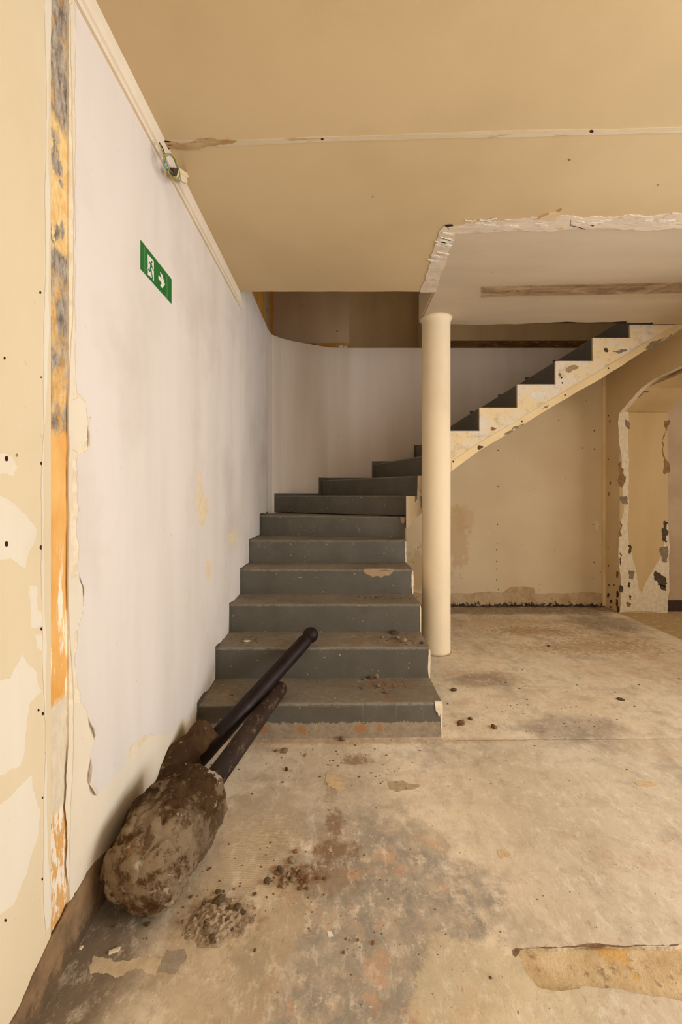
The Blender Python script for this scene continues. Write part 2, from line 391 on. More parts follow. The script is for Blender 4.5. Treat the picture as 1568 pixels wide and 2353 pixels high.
GREYCHIP = plain('grey_cement_patch', (150,132,106), .9, .15, 60, .5, c2=(122,104,82))
WHITECHIP = plain('white_filler', (232,222,206), .85, .06, 40, .4)
TANCHIP = plain('tan_bare_concrete', (176,150,118), .9, .12, 70, .6, c2=(150,124,96))
HOLE = plain('dark_hole', (48,34,24), .95, .1, 40, .2)
RUST = plain('rusted_metal', (70,34,20), .9, .3, 40, .6, c2=(38,22,16))
SCARWHITE = scar_mat('torn_plaster_scar', (214,196,176), (228,212,188), (196,160,118), 10, (.5,1.6,1), .9)
BATTEN = scar_mat('ceiling_joint_strip', (204,186,154), (212,194,164), (186,160,122), 6, (.3,2,1), .4)
CUPBOARD = scar_mat('orange_upper_plaster', (176,124,48), (196,146,66), (170,150,122), 9, (1,1,.5), .5)
SKIRTSCAR = scar_mat('brown_skirting_scar', (120,86,46), (88,58,34), (168,148,116), 7, (.6,1,2), .5)
UPPER = painted_wall('dim_upper_wall', (190,164,134), (180,154,124), gr=.1)
UPPER2 = painted_wall('grey_upper_wall', (196,168,126), (186,158,116), gr=.1)
ARCHTAN = painted_wall('arch_tan_paint', (206,176,126), (196,164,114), gr=.12)
ARCHPINK = painted_wall('arch_room_wall', (192,164,132), (178,150,118), gr=.2, vertical=False)
DARKSKIRT = plain('dark_red_skirting', (74,48,34), .6, .2, 30, .3)

# ------------------------------------------------------------------ setting
XL, XR, YB, ZC, ZU = -.738, 3.0, 4.95, 2.69, 2.94
bm = bmesh.new()
# the floor leaves a shallow trench at the lower right where a wall once stood
tr = [P(1184,2181,'floor'), P(1250,2176,'floor'), P(1400,2172,'floor'), P(1568,2170,'floor'), Vector((1.55,1.20,0)), Vector((1.55,1.04,0)),
      P(1568,2302,'floor'), P(1500,2290,'floor'), P(1420,2272,'floor'), P(1350,2266,'floor'), P(1300,2276,'floor'), P(1236,2268,'floor'), P(1212,2240,'floor'), P(1200,2215,'floor')]
trf = fractal(tr, .07, 5, True, .008)
outer = [Vector(p) for p in [(XL-.25,-3.6,0),(6.2,-3.6,0),(6.2,5.1,0),(XL-.25,5.1,0)]]
loops = [outer, trf]; allv = outer+trf
vs = [bm.verts.new(p) for p in allv]
for t in tessellate_polygon(loops):
    try: bm.faces.new([vs[i] for i in t])
    except ValueError: pass
lo = [bm.verts.new(p+Vector((0,0,-.009))) for p in trf]; n4 = len(outer); n = len(trf)
for i in range(n):
    j = (i+1) % n; bm.faces.new([vs[n4+i], vs[n4+j], lo[j], lo[i]])
for f in bm.faces:
    if f.normal.z < -.5: f.normal_flip()
floor = struct(link('floor', bm, FLOOR, norm=False))
trench_m = Mat('trench_bottom', .9, .2)
f_ = trench_m.noise(22, 7, .75); g_ = trench_m.noise(7, 6, .7)
tc = trench_m.mix(trench_m.mr(g_, .4, .6), lin((214,188,146)), lin((190,158,112)))
tc = trench_m.mix(trench_m.mr(f_, .55, .66), tc, lin((150,122,88)))
tc = trench_m.mix(trench_m.mr(trench_m.noise(6,5,.6,off=(4,4,4)), .6, .64, 0, .8), tc, lin((212,164,92)))
TRENCH = trench_m.done(tc, trench_m.bump(f_, .8, .01))
bm = bmesh.new(); add_prism(bm, [p+Vector((0,0,-.03)) for p in [Vector((tr[0].x-.03,1.0,0)), Vector((1.6,1.0,0)), Vector((1.6,1.25,0)), Vector((tr[0].x-.03,1.25,0))]], (0,0,.0215))
link('trench_bed', bm, TRENCH, floor)
patch('crack', floor, 'floor', [(1178,2184),(1186,2179),(1250,2176),(1320,2174),(1400,2171),(1480,2171),(1590,2168),(1590,2172),(1480,2174),(1400,2174),(1320,2177),(1250,2179),(1196,2184),(1186,2200),(1180,2196)], plain('crevice_shade', (136,108,76), .95, .2, 60, .5, c2=(96,74,50)), .0006, .06, 6)  # dark strip along the trench's far edge, crevice shade put into the colour
patch('screed_skim', floor, 'floor', [(215,2196),(330,2200),(372,2200),(362,2225),(360,2240),(280,2244),(208,2240)], plain('pale_screed_skim', (208,186,152), .9, .1, 30, .5, c2=(188,164,130)), .0005, .22, 3)
patch('cement_square', floor, 'floor', [(385,2182),(420,2180),(425,2210),(400,2240),(362,2236),(372,2210)], plain('grey_cement_square', (164,148,126), .9, .1, 40, .5, c2=(146,130,110)), .0005, .2, 4)
SCR = plain('light_floor_patch', (214,186,142), .9, .1, 60, .6, c2=(190,160,118))
patch('screed_patch', floor, 'floor', [(748,1780),(772,1778),(785,1795),(795,1812),(778,1816),(755,1806)], SCR, .0012, .14, 8)
patch('screed_patch', floor, 'floor', [(892,1796),(925,1794),(968,1806),(950,1814),(915,1820),(895,1812)], plain('grey_floor_patch', (188,164,130), .9, .1, 60, .7, c2=(164,142,112)), .0015, .14, 9)
patch('screed_patch', floor, 'floor', [(1458,1797),(1490,1793),(1518,1803),(1490,1810),(1465,1805)], SCR, .0012, .14, 10)
patch('filler_spot', floor, 'floor', [(1143,1957),(1152,1951),(1160,1954),(1172,1960),(1170,1970),(1160,1971),(1152,1974),(1147,1966)], SCR, .0008, .3, 11)
patch('filler_spot', floor, 'floor', [(752,2140),(764,2142),(768,2152),(756,2154)], WHITECHIP, .001, .12, 12)

# left wall: near panel, recessed scar strip, main panel; behind them one solid wall
Y1, Y0 = .738/.626, .738/.667
def wall_panel(y0, y1, z0, z1, xf=XL, xb=XL-.22):
    b = bmesh.new(); add_box(b, (xb, y0, z0), (xf, y1, z1)); return b
wall_left = struct(link('wall_left', wall_panel(Y1+.001, 3.05, -.02, 2.73), BAREEDGE))
bm = bmesh.new(); add_box(bm, (XL-.22, 3.05, -.02), (XL+.0012, 4.40, ZU)); link('rear_panel', bm, WHITE, wall_left)
bm = wall_panel(-3.6, Y0, -.02, 2.73); link('near_panel', bm, YELLOWCREAM, wall_left)
bm = wall_panel(Y0-.001, Y1+.002, -.02, 2.73, XL-.006); link('scar_strip', bm, STRIP, wall_left)
# the thin white paint coat of the main panel with its torn lower edge
top = ZC-.05
edge_px = [(171+((i*37)%5)*.7, 2+i*45) for i in range(20)]+[(176,900),(196,925),(203,980),(204,1030),(180,1045),(176,1100),(181,1170),(176,1230),(178,1310),(190,1360),(186,1420),(176,1450),(176,1560),(186,1618),(200,1640),(212,1672),(218,1700),(206,1735),(203,1790),(224,1826),(240,1812),(262,1780),(285,1762),(292,1728),(318,1700),(345,1686),(378,1690),(402,1672),(414,1650),(436,1648),(452,1638),(470,1612),(488,1560),(500,1520),(520,1462)]
pts = [P(x,y,'left') for x,y in edge_px]
core = fractal(pts[:20], .03, 20, False, .01)+fractal(pts[20:], .11, 21, False, .006)
core += [Vector((XL, 3.05, .5)), Vector((XL, 3.05, 2.62)), Vector((XL, 1.25, 2.62))]
bm = bmesh.new(); add_prism(bm, [p+Vector((-.0004,0,0)) for p in core], (.0016,0,0))
link('paint_coat', bm, WHITE, wall_left)
def add_curl(bm, line, wdt, lift, side, n=5):
    """a strip of paint that peels off and curls away from the wall"""
    pts = [P(x,y,'left') for x,y in line]; pts = fractal(pts, .06, 3, False, .008); rows = []
    for i, p in enumerate(pts):
        k = math.sin(math.pi*i/(len(pts)-1))
        rows.append([bm.verts.new(p+Vector((.001+lift*k*(s/(n-1))**1.5, side*wdt*k*(s/(n-1)), 0))) for s in range(n)])
    for a, b in zip(rows, rows[1:]):
        for s in range(n-1): bm.faces.new([a[s], a[s+1], b[s+1], b[s]])
for ln, wd, lf in (([(202,1650),(212,1672),(217,1702)], .010, .012), ([(208,1738),(203,1775),(204,1806)], .009, .014), ([(203,1800),(212,1812),(224,1828)], .012, .012),
                   ([(182,1322),(191,1350),(190,1385)], .006, .006), ([(201,975),(203,1000),(201,1030)], .006, .006)):
    bm = bmesh.new(); add_curl(bm, ln, wd, lf, -1); link('paint_curl', bm, WHITE, wall_left)
ce = [(450,1080),(460,1080),(462,1100),(470,1140),(480,1155),(476,1185),(468,1210),(460,1212),(455,1180),(450,1150),(456,1120)]
WARM = plain('cream_underpaint', (226,206,172), .85, .06, 30, .4)
patch('bare_patch', wall_left, 'left', ce, WARM, .0006, .10, 31, .0012)
patch('bare_patch', wall_left, 'left', [(522,1222),(536,1216),(545,1228),(542,1250),(530,1254),(524,1240)], WARM, .0006, .15, 32, .0012)
patch('bare_patch', wall_left, 'left', [(474,1290),(484,1292),(486,1320),(478,1338),(472,1315)], WARM, .0006, .1, 33, .0012)
patch('bare_patch', wall_left, 'left', [(424,1358),(430,1360),(430,1380),(425,1384)], BAREWHITE, .0006, .1, 34, .0012)
patch('bare_patch', wall_left, 'left', [(386,692+400),(392,1090),(391,1098)], BAREWHITE, .0006, .1, 35, .0012)
patch('plaster_ridge', wall_left, 'left', [(159,10),(166,8),(166,900),(168,1500),(168,2062),(158,2070)], BAREWHITE, .003, .02, 36)
patch('plaster_patch', wall_left, 'left', [(160,925),(178,912),(198,930),(200,1010),(176,1038),(160,1030)], CREAMWALL, .002, .08, 37)
patch('plaster_patch', wall_left, 'left', [(160,1330),(176,1322),(188,1345),(190,1400),(178,1446),(160,1460)], BAREWHITE, .002, .08, 38)
lower = [(159,1620),(182,1616),(206,1655),(216,1700),(203,1760),(222,1826),(290,1745),(345,1690),(412,1655),(456,1640),(456,1690),(222,2000),(160,2066)]
patch('bare_plaster', wall_left, 'left', lower, CREAMWALL, .0005, .06, 39)
# near panel: bare plaster edge beside the scar and large peeled areas
near = wall_left
patch('plaster_edge', near, 'left', [(101,-40),(117,-40),(117,2100),(112,2130),(104,2140),(106,1500),(101,1000)], BAREWHITE, .002, .02, 41)
for i, q in enumerate([
    [(-60,1130),(0,1140),(16,1146),(40,1165),(62,1185),(84,1215),(82,1240),(70,1262),(58,1308),(44,1300),(24,1284),(0,1286),(-60,1290)],
    [(66,1346),(84,1346),(86,1405),(98,1410),(102,1430),(84,1442),(72,1442),(70,1400)],
    [(-60,1580),(20,1560),(52,1500),(84,1545),(96,1590),(70,1612),(60,1680),(46,1760),(10,1780),(-60,1790)],
    [(-60,1880),(0,1850),(40,1810),(72,1780),(80,1830),(92,1860),(90,1905),(74,1960),(60,2010),(30,2080),(0,2100),(-60,2120)],
    [(80,1458),(100,1462),(98,1500),(84,1490)]]):
    patch('peeled_area', near, 'left', q, BAREWHITE, .0006, .10, 50+i)
patch('bare_patch', near, 'left', [(-60,1040),(6,1040),(30,1052),(40,1075),(30,1094),(0,1090),(-60,1090)], CREAMWALL, .0006, .12, 57)
for i, (x, y, r) in enumerate([(92,672,2.5),(94,867,1.5),(10,823,2.5),(95,1065,3.2),(94,1258,4),(14,1250,5),(14,1054,5),(38,1046,3),(95,1445,3),(98,1640,3),(88,1632,2.5),(12,2115,3),(97,1833,2),(97,2020,2.5)]):
    q = [(x+r*.8*math.cos(a), y+r*1.3*math.sin(a)) for a in [k*math.pi/4 for k in range(8)]]
    patch('nail_hole', near, 'left', q, HOLE if i != 7 else BROWNCHIP, .0004, .1, 70+i, .0008)
# foot of the wall, where the skirting was torn off
foot = [Vector((XL, y, z)) for y, z in ((.6,0),(2.24,0),(2.24,.05),(2.1,.04),(1.9,.06),(1.7,.08),(1.5,.10),(1.35,.15),(1.26,.168),(1.17,.158),(1.08,.13),(1.0,.09),(.9,.08),(.6,.07))]
pf = fractal(foot, .06, 77, True, .008)
for p in pf: p.z = max(p.z, 0.0)
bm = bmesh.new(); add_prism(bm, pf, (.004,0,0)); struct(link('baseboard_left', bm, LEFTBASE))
# moulding between the left wall and the ceiling
bm = bmesh.new()
prof = [(0,2.628),(.010,2.628),(.012,2.640),(.006,2.644),(.006,2.652),(.014,2.656),(.018,2.676),(.030,2.69),(0,2.69)]
yy = [0.0, .5, 1.0, 1.5, 2.0, 2.5, 3.0, 3.05]; rows = []
for y in yy: rows.append([bm.verts.new((XL+a, y, z)) for a, z in prof])
rows.append([bm.verts.new((XL+a*.4, 3.21, 2.628+(z-2.628)*.12)) for a, z in prof])
for a, b in zip(rows, rows[1:]):
    for k in range(len(prof)): bm.faces.new([a[k], a[(k+1)%len(prof)], b[(k+1)%len(prof)], b[k]])
bm.faces.new(rows[0]); bm.faces.new(rows[-1][::-1])
struct(link('trim_1', bm, painted_wall('moulding_paint', (226,210,186), (216,198,172), gr=.15)))
patch('plaster_chip', wall_left, 'left', [(545,676),(553,676),(553,704),(548,700)], GREYCHIP, .001, .1, 81)
patch('rust_stain', wall_left, 'left', [(555,676),(562,676),(562,688),(557,690)], BROWNCHIP, .0008, .1, 82)

# stairwell wall: rounded corner then straight, top is the landing edge
path = [(XL,4.40),(-.720,4.54),(-.64,4.64),(-.538,4.72),(-.375,4.81),(-.148,4.93),(0.0,YB),(XR+.2,YB)]
def off_path(k): return [(x, y) for x, y in path]
bm = bmesh.new(); segs = []
for (x0,y0),(x1,y1) in zip(path, path[1:]):
    nn = 5 if y1 != YB or x0 < -.1 else 1
    for k in range(nn): segs.append((x0+(x1-x0)*k/nn, y0+(y1-y0)*k/nn))
segs.append(path[-1])
front = [bm.verts.new((x,y,-.02)) for x,y in segs]; ft = [bm.verts.new((x,y,ZU)) for x,y in segs]
back = [bm.verts.new((x-(.0 if i else .0), 5.05, -.02)) for i,(x,y) in enumerate(segs)]; bt = [bm.verts.new((x, 5.05, ZU)) for x,y in segs]
for i in range(len(segs)-1):
    bm.faces.new([front[i],front[i+1],ft[i+1],ft[i]]); bm.faces.new([ft[i],ft[i+1],bt[i+1],bt[i]]); bm.faces.new([back[i],bt[i],bt[i+1],back[i+1]])
wall_back = struct(link('wall_back', bm, WHITE2))
# tan coat under the stairs, on the same wall
def soff(x): return 1.466+(x-.925)*.62
bm = bmesh.new(); add_prism(bm, [(.35,YB-.004,-.01),(XR,YB-.004,-.01),(XR,YB-.004,2.7),(2.75,YB-.004,2.6),(.9,YB-.004,1.5),(.35,YB-.004,1.12)], (0,.006,0))
link('lower_coat', bm, TAN, wall_back)
NRM['back'] = Vector((0,-1,0)); PL['back'] = (1, YB-.004)
for i, q in enumerate([[(1365,1200),(1372,1192),(1378,1205),(1374,1218),(1364,1212)], [(1118,1218),(1126,1222),(1122,1230)]]):
    patch('bare_patch', wall_back, 'back', q, BAREEDGE, .0006, .1, 90+i)
for i, (x, y) in enumerate([(1144,1205),(1143,1248),(1142,1263),(1142,1290),(1142,1308),(1142,1333),(1146,1355),(1364,1205),(1366,1292),(1364,1330),(1366,990),(1366,1032),(1145,1118),(1145,1035),(961,1259),(1172,1352),(1185,1356),(1200,1358),(1178,1362),(1210,1360)]):
    patch('nail_hole', wall_back, 'back', [(x-1.4,y),(x,y-2),(x+1.4,y),(x,y+2)], HOLE, .0006, 0, 100+i)
bb = [Vector((x,YB-.004,z)) for x, z in ((.5,0),(XR,0),(XR,.150),(2.5,.148),(2.205,.148),(2.19,.215),(1.93,.22),(1.90,.20),(1.85,.155),(1.4,.148),(1.1,.15),(.5,.14))]
pb = fractal(bb, .035, 110, True, .01)
for p in pb: p.z = max(p.z, 0)
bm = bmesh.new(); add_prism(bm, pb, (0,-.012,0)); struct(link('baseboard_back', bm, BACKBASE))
bm = bmesh.new()
rnd = random.Random(4)
line = [Vector((.5+i*.03, YB-.02, .001)) for i in range(84)]
prev = None
for i, p in enumerate(line):
    h = .008+.012*rnd.random(); d = .012+.02*rnd.random()
    v = [bm.verts.new((p.x, YB-.01, h)), bm.verts.new((p.x, YB-.016-d*.5, h*.6)), bm.verts.new((p.x, YB-.02-d, 0.0))]
    if prev:
        for k in range(2): bm.faces.new([prev[k], v[k], v[k+1], prev[k+1]])
    prev = v
stuff(link('crumbled_base', bm, mould('mouldy_crumbs', (160,136,106), (112,92,68), 0, .1, .8), floor))

# right wall with the arched opening, pier and the room beyond
arch = [(4.68,2.16),(4.665,2.165),(4.53,2.24),(4.34,2.34),(4.14,2.385),(3.83,2.405),(3.5,2.41),(3.1,2.40),(2.85,2.37),(2.62,2.31),(2.45,2.22),(2.32,2.13)]
TH = .51
def yz_poly(xs, pts, mat, name, parent=None, dx=.01):
    b = bmesh.new(); add_prism(b, [(xs, y, z) for y, z in pts], (dx, 0, 0)); return link(name, b, mat, parent)
ring = [(YB,0),(YB,2.69),(1.6,2.69),(1.6,0),(2.32,0)]+arch[::-1]+[(4.68,0)]
wall_right = struct(yz_poly(XR, ring, TAN, 'wall_right', None, TH))
for p in wall_right.data.polygons: pass
bm = bmesh.new(); add_box(bm, (XR+TH-.002, 1.6, 0), (XR+TH+.01, 2.32, 2.69)); link('pier_back', bm, TAN, wall_right)
# far jamb and intrados coated in ochre paint
bm = bmesh.new(); add_box(bm, (XR+.012, 4.674, 0), (XR+TH+.0, 4.681, 2.155)); link('jamb_coat', bm, ARCHTAN, wall_right)
bm = bmesh.new(); prev = None
for y, z in arch:
    v = [bm.verts.new((XR+.004, y, z-.004)), bm.verts.new((XR+TH-.002, y, z-.004))]
    if prev: bm.faces.new([prev[0], prev[1], v[1], v[0]])
    prev = v
link('intrados_coat', bm, ARCHTAN, wall_right)
PL['jamb'] = (1, 4.674)
band = [(1424,948),(1445,946),(1446,1100),(1444,1240),(1450,1262),(1462,1310),(1468,1352),(1476,1362),(1490,1328),(1506,1300),(1526,1272),(1530,1200),(1535,1200),(1534,1408),(1424,1408)]
patch('bare_plaster', wall_right, 'jamb', band, BAREEDGE, .0015, .04, 120)
for i, (q, mt) in enumerate([
    ([(1528,968),(1541,966),(1540,1085),(1528,1090),(1524,1040),(1522,1010)], BROWNCHIP),
    ([(1526,1196),(1536,1200),(1534,1245),(1524,1244),(1522,1222)], DARKCHIP),
    ([(1518,1258),(1532,1254),(1532,1292),(1522,1290),(1518,1272)], GREYCHIP),
    ([(1506,1312),(1520,1320),(1531,1328),(1528,1350),(1512,1344),(1503,1330)], DARKCHIP),
    ([(1518,1344),(1532,1346),(1531,1358),(1520,1354)], DARKCHIP),
    ([(1436,964),(1450,972),(1447,986),(1438,980)], GREYCHIP),
    ([(1427,1140),(1442,1142),(1443,1158),(1430,1156)], GREYCHIP),
    ([(1443,1250),(1449,1252),(1450,1272),(1443,1270)], DARKCHIP),
    ([(1444,1336),(1450,1338),(1448,1350),(1442,1346)], DARKCHIP),
    ([(1426,1060),(1434,1080),(1432,1120),(1425,1116)], BROWNCHIP),
    ([(1424,1200),(1430,1204),(1429,1234),(1424,1232)], BROWNCHIP),
    ([(1446,1310),(1458,1312),(1456,1332),(1446,1330)], GREYCHIP),
    ([(1425,1270),(1430,1276),(1428,1300),(1424,1298)], DARKCHIP),
    ([(1424,1345),(1432,1348),(1432,1362),(1425,1360)], DARKCHIP),
    ([(1447,1366),(1452,1370),(1451,1378),(1447,1376)], DARKCHIP),
    ([(1440,1384),(1450,1386),(1448,1396),(1440,1394)], BROWNCHIP)]):
    patch('damage_patch', wall_right, 'jamb', q, mt, .0008, .22, 130+i, .0014, minlen=.008)
# dark knocks along the corner of the pier and its narrow left face
PL['pier'] = (0, XR); NRM['pier'] = Vector((-1,0,0))
for i, (x, y, a, b, mt) in enumerate([(1418,1385,3,10,DARKCHIP),(1421,1400,3,8,DARKCHIP),(1420,1365,3,9,DARKCHIP),(1405,1382,3,4,DARKCHIP),(1398,1368,3,6,DARKCHIP),(1400,1345,1.5,3,DARKCHIP),(1399,1300,2,3,BROWNCHIP),(1403,1110,2,4,BROWNCHIP),(1402,968,2,3,BROWNCHIP),(1399,1056,1,2,HOLE),(1398,1258,1,2,HOLE),(1399,955,1,2,HOLE),(1420,1320,3,9,BROWNCHIP),(1404,1395,1.5,3,DARKCHIP),(1412,1345,1.5,3,DARKCHIP),(1400,1135,1.5,5,BROWNCHIP)]):
    q = [(x+a*math.cos(t), y+b*math.sin(t)) for t in [k*math.pi/3 for k in range(6)]]
    patch('damage_patch', wall_right, 'pier', q, mt, .0008, .25, 150+i)
# raised batten at the inner corner
bm = bmesh.new(); add_box(bm, (XR-.035, YB-.022, 0), (XR-.001, YB-.002, 2.62)); struct(link('trim_2', bm, STRINGBAND))
# arch edge: plaster rim along the arris
bm = bmesh.new(); prev = None
for y, z in arch+[(2.32,0)]:
    v = [bm.verts.new((XR-.003, y, z+.0)), bm.verts.new((XR-.003, y, z-.006)), bm.verts.new((XR+.05, y, z-.006))]
    if prev:
        for k in range(2): bm.faces.new([prev[k], prev[k+1], v[k+1], v[k]])
    prev = v
link('arch_rim', bm, BAREEDGE, wall_right)
PL['soff'] = (2, 2.40)
bm = bmesh.new()
for (ya, za), (yb, zb) in (((4.48,2.268),(4.38,2.318)), ((4.30,2.35),(3.75,2.404))):
    add_prism(bm, [(XR+.05, ya, za-.008),(XR+.11, (ya+yb)/2+.02, (za+zb)/2-.008+.004),(XR+.10,yb,zb-.008),(XR+.05,yb,zb-.008)], (0,0,.002))
link('exposed_render', bm, BROWNCHIP, wall_right)
# room beyond the arch
bm = bmesh.new(); add_box(bm, (XR+TH, 4.75, 0), (6.2, 4.95, 2.69)); arw = struct(link('wall_arch_room', bm, ARCHPINK))
bm = bmesh.new(); add_box(bm, (XR+TH, 4.735, 0), (6.2, 4.75, .12)); struct(link('baseboard_arch_room', bm, DARKSKIRT))
bm = bmesh.new(); add_box(bm, (6.2, -3.6, 0), (6.4, 5.0, 2.69)); struct(link('wall_far_right', bm, ARCHPINK))

# wall behind the camera, with the shop window opening; side wall with the second opening
bm = bmesh.new(); add_box(bm, (XL-.2,-3.8,0),(-.2,-3.6,2.69)); add_box(bm, (-.2,-3.8,0),(3.2,-3.6,.4)); add_box(bm, (-.2,-3.8,2.5),(3.2,-3.6,2.69)); add_box(bm, (3.2,-3.8,0),(6.2,-3.6,2.69))
struct(link('wall_front', bm, YELLOWCREAM))
bm = bmesh.new(); add_box(bm, (3.4,-3.6,0),(3.5,-1.0,2.69)); add_box(bm, (3.4,-1.0,0),(3.5,1.6,.4)); add_box(bm, (3.4,-1.0,2.45),(3.5,1.6,2.69))
struct(link('wall_side', bm, TAN))

# ceiling slab (storey floor) with the stair opening
bm = bmesh.new()
jag = fractal([(.66,3.62,ZC),(.95,3.63,ZC),(1.45,3.63,ZC),(1.62,3.60,ZC),(1.85,3.575,ZC),(2.35,3.565,ZC),(2.36,3.60,ZC),(2.58,3.59,ZC),(2.6,3.63,ZC),(2.78,3.63,ZC),(2.78,4.95,ZC),(6.2,4.95,ZC),(6.2,-3.6,ZC),(XL-.2,-3.6,ZC),(XL-.2,3.05,ZC),(XL,3.05,ZC),(.66,3.05,ZC)], 0, 1)
pl = [(.66,3.62,ZC),(.95,3.63,ZC),(1.45,3.63,ZC),(1.62,3.60,ZC),(1.85,3.575,ZC),(2.35,3.565,ZC),(2.36,3.60,ZC),(2.58,3.59,ZC),(2.6,3.63,ZC),(2.80,3.63,ZC)]
pl = fractal([Vector(p) for p in pl]+[Vector((2.80,4.0,ZC))], .045, 9, False, .01)[:-1]
pl = [p for p in pl if p.x <= 2.80]
fe = fractal([Vector((XL,3.05,ZC)), Vector((-.4,3.05,ZC)), Vector((.1,3.05,ZC)), Vector((.66,3.05,ZC)), Vector((.66,3.0,ZC))], .012, 12, False, .01)
fe = [p for p in fe if p.y > 3.02]
poly = pl+[Vector((2.80,4.95,ZC)),Vector((6.2,4.95,ZC)),Vector((6.2,-3.6,ZC)),Vector((XL-.2,-3.6,ZC)),Vector((XL-.2,3.05,ZC))]+fe
add_prism(bm, poly, (0,0,ZU-ZC))
ceiling = struct(link('ceiling', bm, CEIL))
# torn plaster where a partition met the ceiling (two runs meeting at a corner), a few mm proud
sc1 = [(1030,520),(1060,516),(1120,508),(1160,503),(1200,502),(1240,498),(1290,494),(1340,501),(1400,498),(1450,492),(1500,496),(1590,488),(1590,522),(1500,527),(1400,523),(1300,526),(1200,527),(1100,532),(1052,535),(1034,538)]
patch('partition_scar', ceiling, 'ceil', sc1, SCARWHITE, .004, .10, 200)
sc2 = [(1022,516),(1046,534),(1040,556),(1028,590),(1018,620),(1008,650),(1001,671),(967,671),(974,650),(984,620),(990,590),(1002,560),(1010,530)]
patch('partition_scar', ceiling, 'ceil', sc2, SCARWHITE, .003, .08, 201)
patch('torn_flake', ceiling, 'ceil', [(1236,500),(1262,488),(1284,484),(1292,478),(1278,502)], plain('torn_paper_flake', (222,192,150), .85, .05, 40, .3), .010, .03, 202)
for i, q in enumerate([[(1310,518),(1311,504),(1313,504),(1313,517)], [(1313,516),(1345,524),(1345,526),(1314,518)], [(1022,516),(1040,514),(1042,518),(1026,520)], [(1355,515),(1366,516),(1364,519)]]):
    patch('crack', ceiling, 'ceil', q, HOLE if i else GREYCHIP, .0006, .05, 210+i, .004)
rnd = random.Random(8)
for i in range(26):                                    # ragged trowel ridges across the scar
    x = rnd.uniform(1060, 1560) if i < 16 else None
    if x: y = rnd.uniform(498, 520)-(x-1060)*.01; q = [(x,y),(x+rnd.uniform(14,40),y-2+rnd.uniform(-2,2)),(x+20,y+2.5),(x+5,y+2)]
    else:
        t = rnd.random(); x = 1034-t*34+rnd.uniform(-12,6); y = 535+t*70; q = [(x-12,y-4),(x+16,y+1),(x+12,y+4),(x-8,y)]
    patch('plaster_ridge', ceiling, 'ceil', q, WHITECHIP, .003, .1, 220+i, .003)
patch('ceiling_joint', ceiling, 'ceil', [(368,322),(480,321),(620,319),(742,313),(900,309),(1060,304),(1250,298),(1590,291),(1590,304),(1330,309),(1060,315),(900,320),(742,324),(560,333),(420,338),(375,338)], BATTEN, .003, .01, 250)
patch('torn_joint', ceiling, 'ceil', [(372,324),(440,324),(545,321),(520,330),(470,336),(380,335)], scar_mat('torn_joint_plaster', (196,168,126), (176,138,92), (140,96,54), 16, (.5,1.5,1), .9), .0015, .12, 251, .003)
patch('pipe_hole', ceiling, 'ceil', [(366,322),(394,324),(388,329),(396,338),(384,343),(370,336)], HOLE, .001, .1, 252, .003)
for i, (x, y, r) in enumerate([(741,318,3),(1360,300,4.5),(1309,367,3),(1513,425,2.5),(857,452,2)]):
    q = [(x+r*1.1*math.cos(a), y+r*.8*math.sin(a)) for a in [k*math.pi/4 for k in range(8)]]
    patch('nail_hole', ceiling, 'ceil', q, HOLE if i < 2 else BROWNCHIP, .0008, .1, 260+i, .003 if i < 2 else 0)
# slab edge beside the opening, rusted reinforcement at the broken rear edge
bm = bmesh.new(); add_prism(bm, [(1.60,3.60,ZC+.008),(1.86,3.572,ZC+.008),(2.36,3.562,ZC+.008),(2.36,3.60,ZC+.008),(2.56,3.60,ZC+.008),(2.60,3.632,ZC+.008),(1.6,3.632,ZC+.008)], (0,0,.02)); link('rusted_reinforcement', bm, RUST, ceiling)
bm = bmesh.new(); add_box(bm, (.648,3.052,2.70), (.66,3.62,2.93)); add_box(bm, (.640,3.055,2.695), (.648,3.075,2.93)); link('slab_edge_board', bm, TAN, ceiling)

# upper storey seen through the opening
bm = bmesh.new(); add_box(bm, (XL-.2, 5.05, 2.8), (3.4, 6.4, ZU)); struct(link('floor_upper', bm, UPPER2))
bm = bmesh.new(); add_box(bm, (XL-.30, 2.0, ZU), (XL-.065, 5.2, 5.3)); wl = struct(link('wall_upper_left', bm, CUPBOARD))
bm = bmesh.new(); add_box(bm, (XL-.07, 5.15, ZU), (.098, 5.40, 5.3)); wu = struct(link('wall_upper_back', bm, UPPER))
bm = bmesh.new(); add_box(bm, (-.60, 5.138, ZU), (.10, 5.152, 3.065)); link('skirting_scar', bm, CUPBOARD, wu)
for x, z in ((-.46,3.0),(-.35,3.03),(-.30,2.98),(-.02,3.0),(.03,2.99)):
    bm = bmesh.new(); add_prism(bm, fractal([Vector((x,5.138,z)),Vector((x+.05,5.138,z+.01)),Vector((x+.04,5.138,z+.035)),Vector((x,5.138,z+.03))], .2, int(x*100)), (0,-.002,0)); link('damage_patch', bm, DARKCHIP if x < -.2 else WHITECHIP, wu)
for px, py in ((697,703),(775,761)):
    p = at(px, py, 5.15); bm = bmesh.new(); add_prism(bm, [(p.x-.008,5.15,p.z),(p.x,5.15,p.z+.010),(p.x+.008,5.15,p.z),(p.x,5.15,p.z-.010)], (0,-.002,0)); link('nail_hole', bm, HOLE, wu)
bm = bmesh.new(); add_box(bm, (.0, 6.2, ZU), (1.6, 6.4, 5.3)); struct(link('wall_upper_recess', bm, UPPER2))
bm = bmesh.new(); add_box(bm, (1.12, 5.25, ZU), (3.4, 5.45, 5.3)); wc = struct(link('wall_upper_right', bm, UPPER2))
bm = bmesh.new(); add_box(bm, (1.12, 5.235, ZU), (3.15, 5.252, 3.125)); link('skirting_scar', bm, SKIRTSCAR, wc)
